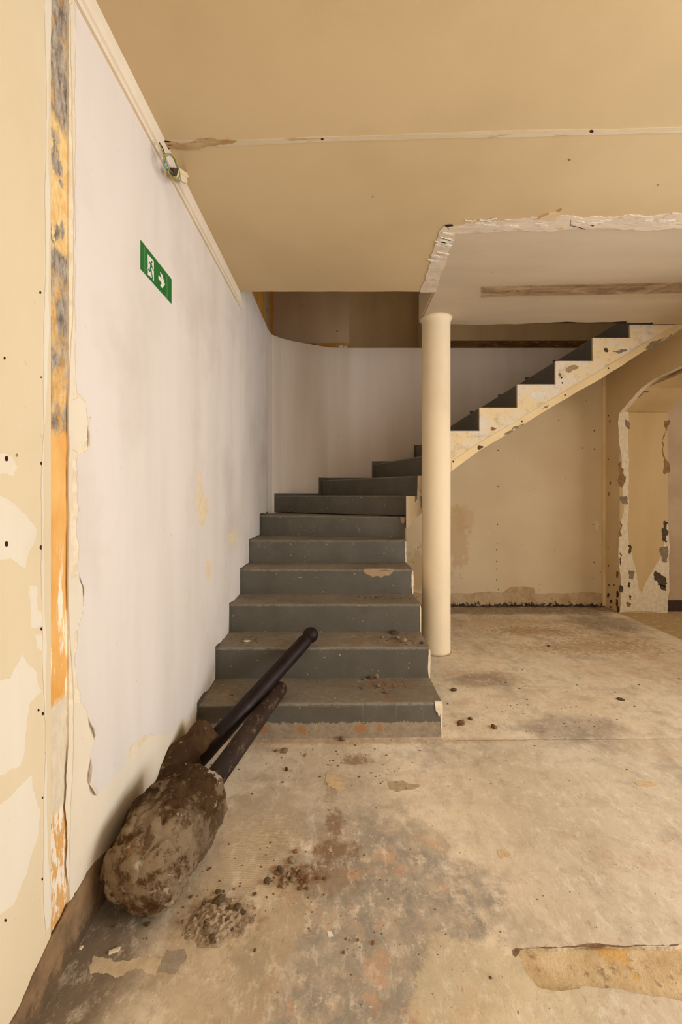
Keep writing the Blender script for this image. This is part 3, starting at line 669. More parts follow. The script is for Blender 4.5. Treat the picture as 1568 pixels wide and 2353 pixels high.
bm = bmesh.new(); add_box(bm, (1.10, 5.40, ZU), (1.14, 6.3, 5.3)); struct(link('wall_upper_return', bm, UPPER2))
bm = bmesh.new(); add_box(bm, (3.3, 2.0, ZU), (3.5, 6.4, 5.3)); struct(link('wall_upper_side', bm, UPPER))
bm = bmesh.new(); add_box(bm, (XL-.3, 1.8, ZU), (3.5, 2.0, 5.3)); struct(link('wall_upper_front', bm, UPPER))
bm = bmesh.new(); add_box(bm, (XL-.3, 1.8, 5.3), (3.5, 6.4, 5.4)); struct(link('ceiling_upper', bm, UPPER))
# orange and white scraped bands at the upper corner
for (y0, y1, mt, xo) in ((4.30,4.62,SKIRTSCAR,.0),(4.62,4.85,plain('scraped_grey_plaster',(176,158,132),.9,.2,18,.6,c2=(140,118,88)),.002),(4.85,5.13,plain('orange_plaster',(206,140,44),.9,.1,20,.4,c2=(180,118,40)),.003)):
    bm = bmesh.new(); add_box(bm, (XL-.066, y0, ZU), (XL-.064+xo, y1, 4.2)); 
    if mt is not SKIRTSCAR: link('plaster_band', bm, mt, wl)
    else: bm.free()

# ------------------------------------------------------------------ column
cx, cy, cr = .770, 3.525, .114
col = thing('column', 'round cream painted column standing beside the grey stairs', 'column', (cx, cy, 0))
bm = bmesh.new(); pts = [(cx,cy,z) for z in (0,.02,.1,1.0,2.0,2.62,2.655,2.675,2.69)]
add_tube(bm, pts, [cr,cr,cr,cr,cr*.995,cr*.99,cr*1.0,cr*1.05,cr*1.14], 56)
o = link('shaft', bm, COL, col, True)
bm = bmesh.new()
ringo = []
for k in range(48):
    a = 2*math.pi*k/48; rr = cr+.006+.012*noise.noise(Vector((math.cos(a)*2,math.sin(a)*2,1)))+.004*noise.noise(Vector((math.cos(a)*9,math.sin(a)*9,1)))
    ringo.append((bm.verts.new((cx+(cr-.01)*math.cos(a), cy+(cr-.01)*math.sin(a), .007)), bm.verts.new((cx+(rr+.004)*math.cos(a), cy+(rr+.004)*math.sin(a), .0))))
for k in range(48):
    a, b = ringo[k], ringo[(k+1)%48]; bm.faces.new([a[0], a[1], b[1], b[0]])
link('mortar_ring', bm, TANCHIP, col, True)

# ------------------------------------------------------------------ staircase
st = thing('staircase', 'grey painted concrete staircase with bare plaster side, winding up to the right', 'staircase', (-.1, 2.27, 0))
r = .18
W = lambda *a: list(a)
steps = [
 ([(XL,2.25),(.527,2.27),(.527,2.62),(XL,2.62)], 0, r),
 ([(XL,2.572),(.525,2.582),(.525,2.93),(XL,2.93)], 0, 2*r),
 ([(XL,2.880),(.527,2.885),(.527,3.24),(XL,3.24)], 0, 3*r),
 ([(XL,3.190),(.526,3.190),(.526,3.55),(XL,3.55)], 0, 4*r),
 ([(XL,3.500),(.525,3.520),(.545,3.78),(XL,4.05)], 0, 5*r),
 ([(XL,3.960),(.548,3.700),(.556,3.85),(-.50,4.73),(-.70,4.57),(-.72,4.54),(XL,4.40)], 0, 6*r),
 ([(-.70,4.565),(.548,3.785),(.645,3.75),(.60,4.0),(-.1,4.93),(-.23,4.885),(-.375,4.81),(-.538,4.72),(-.64,4.64)], 1.09, 7*r+.002),
 ([(-.228,4.887),(.640,3.745),(.80,3.66),(.80,3.8),(.45,4.95),(0,4.95),(-.148,4.93)], 1.255, 1.432),
 ([(.372,4.95),(.795,3.66),(.845,3.66),(.90,3.66),(.90,4.95)], 1.42, 1.617),
 ([(.845,3.645),(1.20,3.645),(1.20,4.95),(.845,4.95)], 1.55, 1.806),
 ([(1.161,3.645),(1.52,3.645),(1.52,4.95),(1.161,4.95)], 1.72, 2.000),
 ([(1.478,3.645),(1.84,3.645),(1.84,4.95),(1.478,4.95)], 1.92, 2.195),
 ([(1.798,3.645),(2.15,3.645),(2.15,4.95),(1.798,4.95)], 2.11, 2.390),
 ([(2.111,3.645),(2.47,3.645),(2.47,4.95),(2.111,4.95)], 2.30, 2.585),
 ([(2.424,3.645),(2.79,3.645),(2.79,4.95),(2.424,4.95)], 2.48, 2.780)]
step_obs = []
for i, (poly, z0, z1) in enumerate(steps):
    if i >= 9:
        x0 = poly[0][0]; x1 = poly[1][0]-.004; zp = steps[i-1][2]
        bm = bmesh.new()
        add_prism(bm, [(x0,3.645,zp-.03),(x0,3.645,z1-.008),(x0+.003,3.645,z1-.002),(x0+.009,3.645,z1),(x1,3.645,z1),(x1,3.645,1.466+(x1-.925)*.615+.03)], (0,1.30,0))
        step_obs.append(link('step', bm, STAIR, st)); continue
    bm = bmesh.new(); pp = [Vector((x,y,z0)) for x,y in poly]
    va = [bm.verts.new(p) for p in pp]; vb = [bm.verts.new((p.x,p.y,z1)) for p in pp]
    bm.faces.new(va[::-1]); bm.faces.new(vb); n = len(pp)
    for k in range(n): bm.faces.new([va[k], va[(k+1)%n], vb[(k+1)%n], vb[k]])
    bm.edges.ensure_lookup_table()
    fe_ = [e for e in bm.edges if set(e.verts) == {vb[0], vb[1]}]
    bmesh.ops.recalc_face_normals(bm, faces=bm.faces)
    bmesh.ops.bevel(bm, geom=fe_, offset=.016, segments=4, profile=.5, affect='EDGES')
    # cut the nosing lengthwise so that it can be knocked about
    x0, x1 = min(p.x for p in pp), max(p.x for p in pp)
    if i < 6:
        for k in range(1, 26):
            xx = x0+(x1-x0)*k/26
            g = bm.verts[:]+bm.edges[:]+bm.faces[:]
            bmesh.ops.bisect_plane(bm, geom=g, plane_co=(xx,0,0), plane_no=(1,0,0))
        for v in bm.verts:
            if v.co.y < poly[0][1]+.06 and v.co.z > z1-.03:
                v.co.y += .0030*noise.noise(v.co*9); v.co.z += .0028*noise.noise(v.co*11+Vector((3,3,3)))
    step_obs.append(link('step', bm, STAIR, st))
# crumbly white edges on the open side of the lower steps
for i in range(5):
    poly, z0, z1 = steps[i]; x = poly[1][0]; y = poly[1][1]
    zb = r*i
    q = fractal([Vector((x-.004,y-.002,zb)),Vector((x+.003,y-.002,zb)),Vector((x+.003,y-.002,z1-.01)),Vector((x-.005,y-.002,z1-.012))], .03, 300+i, True, .006)
    bm = bmesh.new(); add_prism(bm, q, (0,.3,0)); link('side_plaster', bm, BAREEDGE, step_obs[i])
# plaster side of the winders and of the upper flight
YS = 3.640
saw = [(.546,1.258),(.640,1.258),(.645,1.425),(.795,1.43),(.80,1.61),(.845,1.61),(.845,1.800),(1.159,1.800),(1.159,1.995),(1.476,1.995),(1.476,2.19),(1.796,2.19),(1.796,2.386),(2.109,2.386),(2.109,2.580),(2.422,2.580),(2.422,2.69),(2.76,2.69)]
und = [(2.90,2.69),(2.854,2.661),(2.504,2.45),(2.242,2.283),(1.805,2.028),(1.427,1.795),(1.150,1.633),(.925,1.466),(.80,1.26),(.67,1.11),(.546,.98)]
und_f = [p for p in fractal([Vector((x,YS,z)) for x,z in und]+[Vector((.546,YS,.5))], .02, 17, False, .012) if p.x > .547]
pts = [Vector((x,YS,z)) for x,z in saw]+[p for p in und_f if p.z < 2.70]+[Vector((.546,YS,.98))]
bm = bmesh.new(); add_prism(bm, pts, (0,.02,0)); link('stringer', bm, STRINGER, st)
# concrete flight slab below the steps
bm = bmesh.new()
top_ = [(.60,1.10),(.80,1.36),(.90,1.60),(1.20,1.76),(1.84,2.16),(2.79,2.74),(2.93,2.74)]
pts = [Vector((x,3.655,z)) for x,z in top_]+[Vector((x,3.655,z+.004)) for x,z in und]
add_prism(bm, pts, (0,1.294,0)); link('flight_slab', bm, TAN, st)
# smooth band along the lower edge of the stringer
low = [(2.854,2.661),(2.504,2.45),(2.242,2.283),(1.805,2.028),(1.427,1.795),(1.150,1.633),(.925,1.466)]
upb = [(.925,1.545),(1.150,1.700),(1.427,1.860),(1.805,2.092),(2.242,2.350),(2.504,2.515),(2.80,2.688),(2.854,2.688)]
bm = bmesh.new(); add_prism(bm, [Vector((x,YS,z)) for x,z in low+upb], (0,-.004,0)); link('string_band', bm, STRINGBAND, st)
PL['band'] = (1, YS-.004); NRM['band'] = Vector((0,-1,0))
for i, (pn, q, mt) in enumerate([
    ('band', [(1484,800),(1500,784),(1528,776),(1545,768),(1540,776),(1512,790),(1490,802)], GREYCHIP),
    ('inner', [(1408,808),(1424,806),(1441,802),(1438,808),(1422,813)], GREYCHIP),
    ('inner', [(1388,802),(1396,800),(1398,808),(1390,808)], DARKCHIP),
    ('band', [(1158,1000),(1172,990),(1184,980),(1204,972),(1195,980),(1172,996)], GREYCHIP),
    ('inner', [(1166,974),(1178,968),(1186,974),(1180,988),(1168,986)], WHITECHIP),
    ('band', [(1246,938),(1262,930),(1258,938)], GREYCHIP),
    ('inner', [(1246,924),(1254,928),(1250,936),(1244,934)], WHITECHIP),
    ('band', [(1098,1026),(1110,1024),(1112,1028),(1100,1034)], DARKCHIP),
    ('inner', [(1128,982),(1142,984),(1138,990),(1128,988)], BROWNCHIP),
    ('inner', [(1285,856),(1290,860),(1287,866),(1283,862)], BROWNCHIP),
    ('inner', [(1220,905),(1240,900),(1262,912),(1240,920),(1224,914)], WHITECHIP),
    ('inner', [(1300,845),(1330,842),(1322,850),(1302,854)], TANCHIP)]):
    patch('damage_patch', st, pn, q, mt, .0008, .22, 320+i, .0003)
for x, y in ((1291,868),(1293,880),(1299,908),(1399,846),(1200,968),(1042,1061)):
    patch('nail_hole', st, 'band' if y in (846,908,968,1061) else 'inner', [(x-2.4,y),(x,y-2.4),(x+2.4,y),(x,y+2.4)], HOLE, .0008, 0, 5, .0003)
# knocked-off nosing on the fourth step: bare concrete wraps over the edge
def chip(parent, yl, z1, x0, x1, dz, dy, mat, seed, name='chipped_nosing'):
    b = bmesh.new(); n_ = 12; rnd = random.Random(seed); rows = []
    for k in range(n_+1):
        t = k/n_; x = x0+(x1-x0)*t; e = math.sin(math.pi*t)**.6; j = rnd.uniform(.75, 1.15)
        rows.append([b.verts.new(v) for v in ((x, yl+.016+dy*e*j, z1+.0012), (x, yl+.012, z1+.0012), (x, yl+.0036, z1-.0036), (x, yl-.0014, z1-.014), (x, yl-.0014, z1-.014-dz*e*j))])
    for a, c in zip(rows, rows[1:]):
        for k in range(4): b.faces.new([a[k], a[k+1], c[k+1], c[k]])
    return link(name, b, mat, parent)
chip(step_obs[3], 3.19, 4*r, .165, .385, .045, .045, TANCHIP, 3)
chip(step_obs[0], 2.265, r, .49, .53, .05, .01, BAREEDGE, 6)
chip(step_obs[5], 3.70, 6*r, .505, .55, .05, .02, plain('pinkish_bare_concrete', (190,160,134), .9, .1, 50, .4), 7)
# dark paint lapped onto the wall beside each step
lap = [(2.20,0),(2.20,.215),(2.50,.205),(2.50,.40),(2.55,.41),(2.83,.385),(2.83,.575),(3.14,.57),(3.14,.755),(3.46,.745),(3.46,.935),(3.92,.925),(3.92,1.115),(4.38,1.10),(4.38,.9),(3.8,.7),(3.0,.3),(2.30,0)]
lap = [(2.235,.06),(2.215,.11),(2.225,.20),(2.34,.205),(2.40,.185),(2.55,.185),(2.552,.375),(2.60,.375),(2.66,.362),(2.862,.362),(2.865,.555),(2.91,.548),(3.172,.545),(3.175,.73),(3.22,.73),(3.48,.725),(3.482,.915),(3.56,.91),(3.935,.905),(3.94,1.095),(4.0,1.10),(4.39,1.10),(4.39,.8),(3.4,.5),(2.5,.1),(2.3,.05)]
q = fractal([Vector((XL,y,z)) for y,z in lap], .035, 360, True, .01)
bm = bmesh.new(); add_prism(bm, q, (.0022,0,0)); link('paint_lap', bm, STAIR, st)
# painted stepped skirting on the stairwell wall beside the winders and the upper flight
sk = [(.352,1.432),(.352,1.650),(.83,1.650),(.83,1.835),(1.145,1.835),(1.145,2.025),(1.465,2.025),(1.465,2.225),(1.787,2.225),(1.787,2.41),(2.094,2.41),(2.094,2.605),(2.41,2.605),(2.41,2.80),(2.76,2.80),(2.76,2.7),(1.5,1.9),(.5,1.36)]
bm = bmesh.new(); add_prism(bm, [Vector((x,YB,z)) for x,z in sk], (0,-.006,0)); link('painted_skirting', bm, STAIR, st)
sw = [(-.70,4.567),(-.64,4.64),(-.538,4.72),(-.375,4.81),(-.25,4.876)]
bm = bmesh.new(); prev = None
for x, y in sw:
    v = [bm.verts.new((x+.003,y-.006,1.2)), bm.verts.new((x+.003,y-.006,1.285))]
    if prev: bm.faces.new([prev[0], v[0], v[1], prev[1]])
    prev = v
link('painted_skirting', bm, STAIR, st)
sw = [(-.25,4.876),(-.148,4.93),(0,4.95),(.36,4.95)]
bm = bmesh.new(); prev = None
for x, y in sw:
    v = [bm.verts.new((x+.001,y-.006,1.2)), bm.verts.new((x+.001,y-.006,1.462))]
    if prev: bm.faces.new([prev[0], v[0], v[1], prev[1]])
    prev = v
link('painted_skirting', bm, STAIR, st)
# paint drips where the dark paint ran over the plaster below the eighth step
for x, l in ((.652,.05),(.664,.03),(.69,.04),(.70,.10),(.715,.03)):
    bm = bmesh.new(); add_tube(bm, [(x-.03,YS-.001,1.258),(x-.03,YS-.001,1.258-l)], .0025, 6); link('paint_drip', bm, STAIR, st)

# ------------------------------------------------------------------ exit sign
def cs(c): return (300+c[0]/11.77, 520+c[1]/11.77)
sg0 = P(322, 617, 'left')
sign = thing('exit_sign', 'green emergency exit sign with running figure and arrow on the white left wall', 'sign', (XL, (1.597+1.883)/2, 2.09))
GREEN = plain('sign_green', (16,104,40), .45, .05, 20, .02, .4)
SWHITE = plain('sign_white', (226,216,206), .5, .02, 20, .02, .4)
SLINE = plain('sign_pale_line', (96,150,92), .5, .02, 20, .02, .4)
def spatch(name, q, mt, lift, t=.0004, par=None): return patch(name, par or sign, 'left', [cs(c) for c in q], mt, t, 0, 0, lift)
z0s, z1s, ys0, ys1 = 2.092, 2.197, 1.597, 1.884
bm = bmesh.new(); add_box(bm, (XL+.001, ys0, z0s), (XL+.0042, ys1, z1s)); link('plate', bm, GREEN, sign)
PLs = PL['left']; PL['left'] = (0, XL+.0042)
lf = 0
for q in ([(376,548),(386,560),(392,1275),(382,1262)], [(978,1325),(988,1338),(996,1975),(986,1962)]): spatch('border_line', q, SLINE, lf)
door_s = spatch('door_symbol', [(462,750),(628,940),(632,1480),(590,1450),(600,1420),(455,1295),(470,1270),(470,1200),(440,1150),(455,1115),(468,1130)], SWHITE, lf)
fig = .0006
def dot(cx_, cy_, rx, ry): return [(cx_+rx*math.cos(k*math.pi/6), cy_+ry*math.sin(k*math.pi/6)) for k in range(12)]
spatch('figure_head', dot(570,968,17,40), GREEN, fig, par=door_s)
spatch('figure_body', [(490,985),(510,950),(535,970),(575,1035),(598,1140),(628,1180),(632,1210),(602,1190),(578,1120),(566,1105),(560,1140),(540,1160),(548,1200),(535,1250),(470,1178),(462,1150),(475,1145),(518,1190),(520,1150),(532,1060),(525,1010),(512,985),(500,1020),(488,1030)], GREEN, fig, par=door_s)
spatch('figure_leg', [(548,1150),(562,1150),(580,1290),(606,1420),(596,1436),(575,1425),(582,1408),(568,1330)], GREEN, fig, par=door_s)
spatch('arrow_symbol', [(795,1235),(855,1305),(932,1580),(858,1672),(798,1600),(848,1540),(755,1420),(755,1318),(845,1425)], SWHITE, lf)
spatch('maker_mark', [(918,1845),(972,1908),(972,1920),(920,1858)], SLINE, lf)
spatch('maker_mark', [(695,1508),(715,1512),(728,1535),(708,1528)], SLINE, lf)
PL['left'] = PLs

# ------------------------------------------------------------------ loose wires at the ceiling corner
def cw(c, d=0.0): 
    p = P(350+c[0]/13.07, 300+c[1]/13.07, (0, XL+.045+d)); return p
wires = thing('wire_bundle', 'loose looped wires with white connectors hanging at the ceiling corner', 'wires', (XL+.05, 1.8, 2.5))
wy = plain('yellow_green_wire', (190,170,40), .4, .1, 200, .02, .4, c2=(96,120,40)); wbm = plain('blue_wire', (110,146,158), .4, .05, 60, .02, .4)
wbr = plain('brown_wire', (66,42,30), .5, .05, 60, .02, .4); WCON = plain('white_connector', (226,206,168), .5, .03, 40, .02, .4); BLK = plain('black_terminal', (34,26,20), .6, .2, 120, .3, c2=(86,66,46))
def smooth(pts, k=5):
    out = []
    for i in range(len(pts)-1):
        p0, p1, p2, p3 = pts[max(i-1,0)], pts[i], pts[i+1], pts[min(i+2,len(pts)-1)]
        for s in range(k):
            t = s/k; out.append(.5*((2*p1)+(-p0+p2)*t+(2*p0-5*p1+4*p2-p3)*t*t+(-p0+3*p1-3*p2+p3)*t**3))
    return out+[pts[-1]]
def wire(name, c, d, rad, mt):
    bm = bmesh.new(); add_tube(bm, smooth([cw((x,y), d+(dd if len(q) > 2 else 0)) for q in c for x, y, dd in [(q[0], q[1], q[2] if len(q) > 2 else 0)]]), rad, 8); return link(name, bm, mt, wires, True)
wire('wire', [(210,360,-.02),(270,520),(330,680),(400,850),(450,1100)], .0, .0022, wy)
wire('wire', [(430,1100),(400,900),(350,800),(390,720),(470,690),(580,720),(660,820),(720,960),(780,1120),(830,1280),(820,1400),(760,1470),(690,1485),(600,1430),(520,1330),(480,1200)], .012, .0022, wy)
wire('wire', [(500,1160),(450,1000),(400,830),(370,1000)], .006, .0018, wbm)
wire('wire', [(430,1160),(380,1090),(345,960),(360,840),(430,760),(520,740),(600,790),(670,900),(720,1050),(790,1200),(835,1330),(850,1440),(800,1525),(740,1530),(680,1490)], .008, .0020, wbm)
wire('wire', [(215,365,-.02),(300,500),(350,620),(370,700)], .004, .0022, wbr)
wire('wire', [(430,1150),(500,1230),(600,1290)], .006, .0026, wbr)
wire('wire', [(450,1150),(530,1200),(610,1280)], .010, .0016, wbm)
def cblock(name, q, d, t, mt):
    bm = bmesh.new(); add_prism(bm, [cw(c, d) for c in q], (t,0,0)); return link(name, bm, mt, wires)
cblock('terminal', [(540,1115),(680,1150),(620,1370),(530,1280)], .0, .016, BLK)
cblock('connector', [(690,1120),(790,1160),(870,1220),(1020,1310),(1000,1410),(860,1350),(670,1240)], -.004, .014, WCON)
cblock('connector', [(665,1240),(860,1350),(970,1400),(940,1450),(975,1480),(950,1590),(820,1525),(630,1410)], -.006, .014, WCON)

# ------------------------------------------------------------------ uprooted posts with concrete footings
def rock_mat():
    m = Mat('earthy_concrete', .95, .15)
    tc = m.nt.nodes.new('ShaderNodeTexCoord')
    n = m.noise(6, 7, .7); f = m.noise(30, 7, .75); g = m.noise(11, 6, .7, off=(4,2,1))
    c = m.mix(m.mr(n, .40, .60), lin((100,72,42)), lin((68,45,24)))
    c = m.mix(m.mr(g, .52, .58, 0, .75), c, lin((158,132,102)))
    rough_end = m.mr(m.math('ADD', m.y, m.math('MULTIPLY_ADD', g, .3, -.15)), 1.44, 1.36)
    e = m.mix(m.mr(m.noise(8, 7, .75, off=(9,9,1)), .44, .52), lin((104,72,40)), lin((178,152,118)))
    e = m.mix(m.mr(m.noise(12, 6, .7, off=(2,9,1)), .55, .62, 0, .8), e, lin((92,60,28)))
    e = m.mix(m.mr(m.noise(14, 6, .7, off=(1,7,5)), .60, .65, 0, .7), e, lin((170,112,56)))
    c = m.mix(m.math('MULTIPLY', rough_end, .85), c, e)
    side = m.mr(m.math('ADD', m.x, m.math('MULTIPLY', m.z, -.55)), -.53, -.47)
    c = m.mix(m.math('MULTIPLY', side, .6), c, m.mix(m.mr(g, .4, .55), lin((134,104,70)), lin((176,150,118))))
    c = m.mix(m.mr(m.noise(17, 5, .7, off=(6,1,5)), .62, .66, 0, .9), c, lin((206,188,160)))
    c = m.mix(m.mr(f, .58, .66, 0, .8), c, lin((50,34,18)))
    c = m.mix(m.mr(m.noise(60, 4, .7), .66, .70, 0, .8), c, lin((196,172,140)))
    h = m.math('ADD', m.math('MULTIPLY', f, .8), m.math('MULTIPLY', m.noise(90, 6, .8), .5))
    return m.done(c, m.bump(h, 1.0, .022))
ROCK = rock_mat()
def dark_footing():
    m = Mat('dark_earthy_concrete', .95, .15); f = m.noise(34, 7, .75); n = m.noise(9, 6, .7)
    c = m.mix(m.mr(n, .4, .6), lin((92,68,42)), lin((66,46,28))); c = m.mix(m.mr(f, .62, .68, 0, .9), c, lin((176,158,130)))
    return m.done(c, m.bump(f, .7, .008))
ROCK2 = dark_footing()
def wood(name, a, b, scuff, k, rough):
    m = Mat(name, rough, .22); n = m.noise(9, 5, .6, (1,.25,.5)); f = m.noise(50, 6, .7, (1,.35,.6))
    c = m.mix(m.mr(n, .4, .62), lin(a), lin(b)); c = m.mix(m.mr(f, .55, .68, 0, k), c, lin(scuff))
    return m.done(c, m.bump(f, .25, .002), m.mr(f, .4, .7, rough, min(1, rough+.3)))
WOOD1 = wood('polished_dark_wood', (34,19,15), (24,13,11), (56,38,28), .2, .38)
WOOD2 = wood('scuffed_dark_wood', (56,40,28), (36,25,17), (112,86,62), .9, .6)

def lump(A, B, rA, rB, seed, amp, roundA=1.0, flatB=.25, nr=150, nl=170, bulge=None, facets=0):
    """a cast-in-the-ground footing: rough capsule from A (round end) to B (blunt end)"""
    A, B = Vector(A), Vector(B); ax = (B-A).normalized(); L = (B-A).length
    s1 = ax.cross(Vector((0,0,1))).normalized(); s2 = s1.cross(ax)
    bm = bmesh.new(); rows = []
    prof = []
    for k in range(nl+1):
        t = k/nl
        if t < .28: a = (t/.28)*math.pi/2; prof.append((-rA*roundA*math.cos(a), rA*math.sin(a)**.8))
        elif t < .80: q = (t-.28)/.52; prof.append((L*q, rA+(rB-rA)*q))
        else: a = (t-.80)/.20; prof.append((L+rB*flatB*math.sin(min(1,a*1.3)*math.pi/2), rB*max(0.0, (1-a))**.35 if a > .0 else rB))
    for u, rr in prof:
        row = []
        for j in range(nr):
            th = 2*math.pi*j/nr; d = s1*math.cos(th)+s2*math.sin(th)
            base = A+ax*u+d*rr
            q = base*8+Vector((seed,seed,seed))
            k = noise.fractal(q, 1.0, 2.0, 5)*amp + abs(noise.noise(base*16+Vector((seed,1,2))))*amp*.35
            k += amp*.5*noise.noise(base*34+Vector((2,seed,0)))+amp*.8*min(0, noise.noise(base*11+Vector((7,seed,3)))+.15)
            if facets:
                vd, vp = noise.voronoi(base*13+Vector((seed,2,2)))
                w_ = max(0.0, min(1.0, ((1.50-base.y)/.16)))*facets
                k += w_*(min(vd[1]-vd[0], .25)-.16)*.11 + w_*.010*noise.noise(vp[0]*3.1)
            k += noise.noise(A*2+d*1.6+ax*u*3+Vector((seed,0,0)))*amp*1.1
            if bulge: 
                for bc, br, bh in bulge:
                    dd = (base-Vector(bc)).length
                    if dd < br: k += bh*(.5+.5*math.cos(math.pi*dd/br))
            row.append(bm.verts.new(base+d*k*min(1, rr/(rA*.5))+ax*k*.2))
        rows.append(row)
    for a, b in zip(rows, rows[1:]):
        for j in range(nr): bm.faces.new([a[j], a[(j+1)%nr], b[(j+1)%nr], b[j]])
    bmesh.ops.remove_doubles(bm, verts=bm.verts, dist=1e-5)
    for v in bm.verts:
        if v.co.x < XL+.004: v.co.x = XL+.004+.02*(v.co.x-XL-.004)*0
        if v.co.z < .001: v.co.z = .001
    return bm
A1, B1 = Vector((-.588,1.345,.140)), Vector((-.548,1.58,.152))
post1 = thing('uprooted_post', 'scuffed dark wooden post still set in its large round earthy concrete footing', 'post', (A1.x, A1.y, 0))
link('footing', lump(A1, B1, .134, .138, 5.7, .015, .85, .14, bulge=[((-.42,1.46,.05), .10, .02)], facets=.38), ROCK, post1, True)
tip = Vector((-.322, 2.335, .232)); root = Vector((-.515, 1.66, .135))
ax = (tip-root).normalized()
bm = bmesh.new(); pr = [root, root+ax*.3, root+ax*.5, tip-ax*.012, tip-ax*.003, tip]
add_tube(bm, pr, [.041,.041,.040,.039,.036,.030], 32); o = link('shaft', bm, WOOD2, post1, True)
ball = Vector((-.182, 2.60, .428)); root2 = Vector((-.60, 1.93, .130)); ax2 = (ball-root2).normalized()
post2 = thing('uprooted_post', 'polished dark post with ball top lying against the steps behind the large footing', 'post', (root2.x, root2.y, 0))
fa = ball-ax2*.78; fend = ball-ax2*.88
bm = bmesh.new(); add_tube(bm, [root2-ax2*.05, root2+ax2*.3, ball-ax2*.09, ball-ax2*.075, ball-ax2*.05, ball-ax2*.03], [.042,.0415,.040,.041,.038,.030], 32); link('shaft', bm, WOOD1, post2, True)
bm = bmesh.new(); bmesh.ops.create_uvsphere(bm, u_segments=36, v_segments=24, radius=.046, matrix=Matrix.Translation(ball)); link('ball_top', bm, WOOD1, post2, True)
e2 = at(483, 1678, 2.02); a2 = e2-ax2*.34
bmx = lump(a2, e2-ax2*.02, .078, .082, 8.1, .010, .8, .12, 56, 60)
link('footing', bmx, ROCK2, post2, True)

# ------------------------------------------------------------------ debris
def chunk_mesh(seed, size, flat=.55, sub=2, ang=.35):
    bm = bmesh.new(); bmesh.ops.create_icosphere(bm, subdivisions=sub, radius=1)
    rnd = random.Random(seed); o_ = Vector((rnd.random()*50, rnd.random()*50, rnd.random()*50))
    sx, sy = rnd.uniform(.75,1.25), rnd.uniform(.6,1.0)
    for v in bm.verts:
        k = 1+ang*noise.noise(v.co*1.6+o_)+ang*.6*noise.noise(v.co*3.5+o_)
        v.co = Vector((v.co.x*k*sx, v.co.y*k*sy, v.co.z*k*flat))*size
    zmin = min(v.co.z for v in bm.verts)
    for v in bm.verts: v.co.z = max(0, v.co.z-zmin*.8)
    return bm
CH = {'dark': plain('dark_clod', (104,84,60), .95, .2, 60, .6, c2=(76,58,40)), 'grey': plain('grey_mortar_crumb', (150,128,102), .95, .15, 60, .6, c2=(116,96,74)),
      'brown': plain('brown_clod', (132,98,62), .95, .2, 60, .6, c2=(96,64,38)), 'pale': plain('pale_plaster_flake', (226,206,172), .9, .08, 50, .4), 'red': plain('brick_red_crumb', (150,96,60), .95, .15, 60, .5)}
def chunk(name, px, py, size_px, mt, label, cat, group=None, flat=.5, zt=0.0, seed=None, rot=None):
    p = P(px, py, (2, zt)); s = size_px*p.y/F/2
    sd = seed if seed is not None else int(px*7+py)
    o = link(name, chunk_mesh(sd, s, flat), CH[mt]); o.location = p; o.rotation_euler = (0,0,(sd%63)/10 if rot is None else rot)
    return tag(o, label, cat, group)
G1 = 'small clods scattered on the floor'
L = [  # floor finds the picture shows singly: px, py, width, material, label
 (655,1727,22,'grey','flat grey mortar lump on the floor just in front of the bottom step',.3),
 (785,1701,11,'dark','round dark clod against the base of the bottom step',.8),
 (703,1737,9,'grey','small grey crumb on the floor right of the flat mortar lump',.6),
 (659,1770,11,'dark','dark split clod on the floor below the flat mortar lump',.6),
 (635,1727,8,'brown','small brown crumb just left of the flat mortar lump',.6),
 (516,1758,9,'dark','small dark clod beside the scuffed post shaft',.6),
 (1136,1673,16,'brown','brown clod on the floor right of the bottom step corner',.5),
 (1060,1663,18,'brown','flat brown clod nearest the bottom step corner',.4),
 (1081,1653,10,'dark','dark crumb on the floor just behind the flat brown clod',.5),
 (1043,1587,16,'dark','flat dark clod on the floor between column and bottom step',.4),
 (1261,1485,8,'dark','tiny black pebble on the floor right of the column',.5),
 (680,1958,11,'red','orange brown brick crumb on the floor in the middle foreground',.6),
 (670,1980,20,'grey','grey brown clod just below the orange brick crumb',.5),
 (411,2052,11,'brown','brown clod on the floor right of the large footing, leftmost of two',.6),
 (440,2062,8,'brown','brown clod on the floor right of the large footing, rightmost of two',.6),
 (484,1996,7,'brown','small brown pebble beside the lower right side of the large footing',.6),
 (340,2126,16,'dark','dark flat clod on the floor just below the large footing',.35),
 (262,2131,8,'dark','small dark crumb below the shadow of the large footing',.5),
 (823,2161,7,'red','red brown crumb, leftmost of two in the grey stained floor area',.6),
 (858,2168,8,'red','red brown crumb, rightmost of two in the grey stained floor area',.6),
 (790,2190,8,'brown','small brown crumb near the lower middle of the floor',.6),
 (586,2185,9,'brown','lone brown crumb on the bare floor below the grey heap',.6),
 (136,2205,12,'dark','dark pebble at the foot of the left wall below the plaster flakes',.5),
 (98,2275,18,'dark','dark brown chip against the foot of the left wall',.7),
 (128,2248,14,'dark','dark oval clod beside the chip at the left wall',.4),
 (1128,2222+25,8,'dark','small dark splinter left of the shallow floor trench',.3),
]
for x, y, s, mt, lb, fl in L: chunk('clod', x, y, s, mt, lb, 'debris', None, fl)
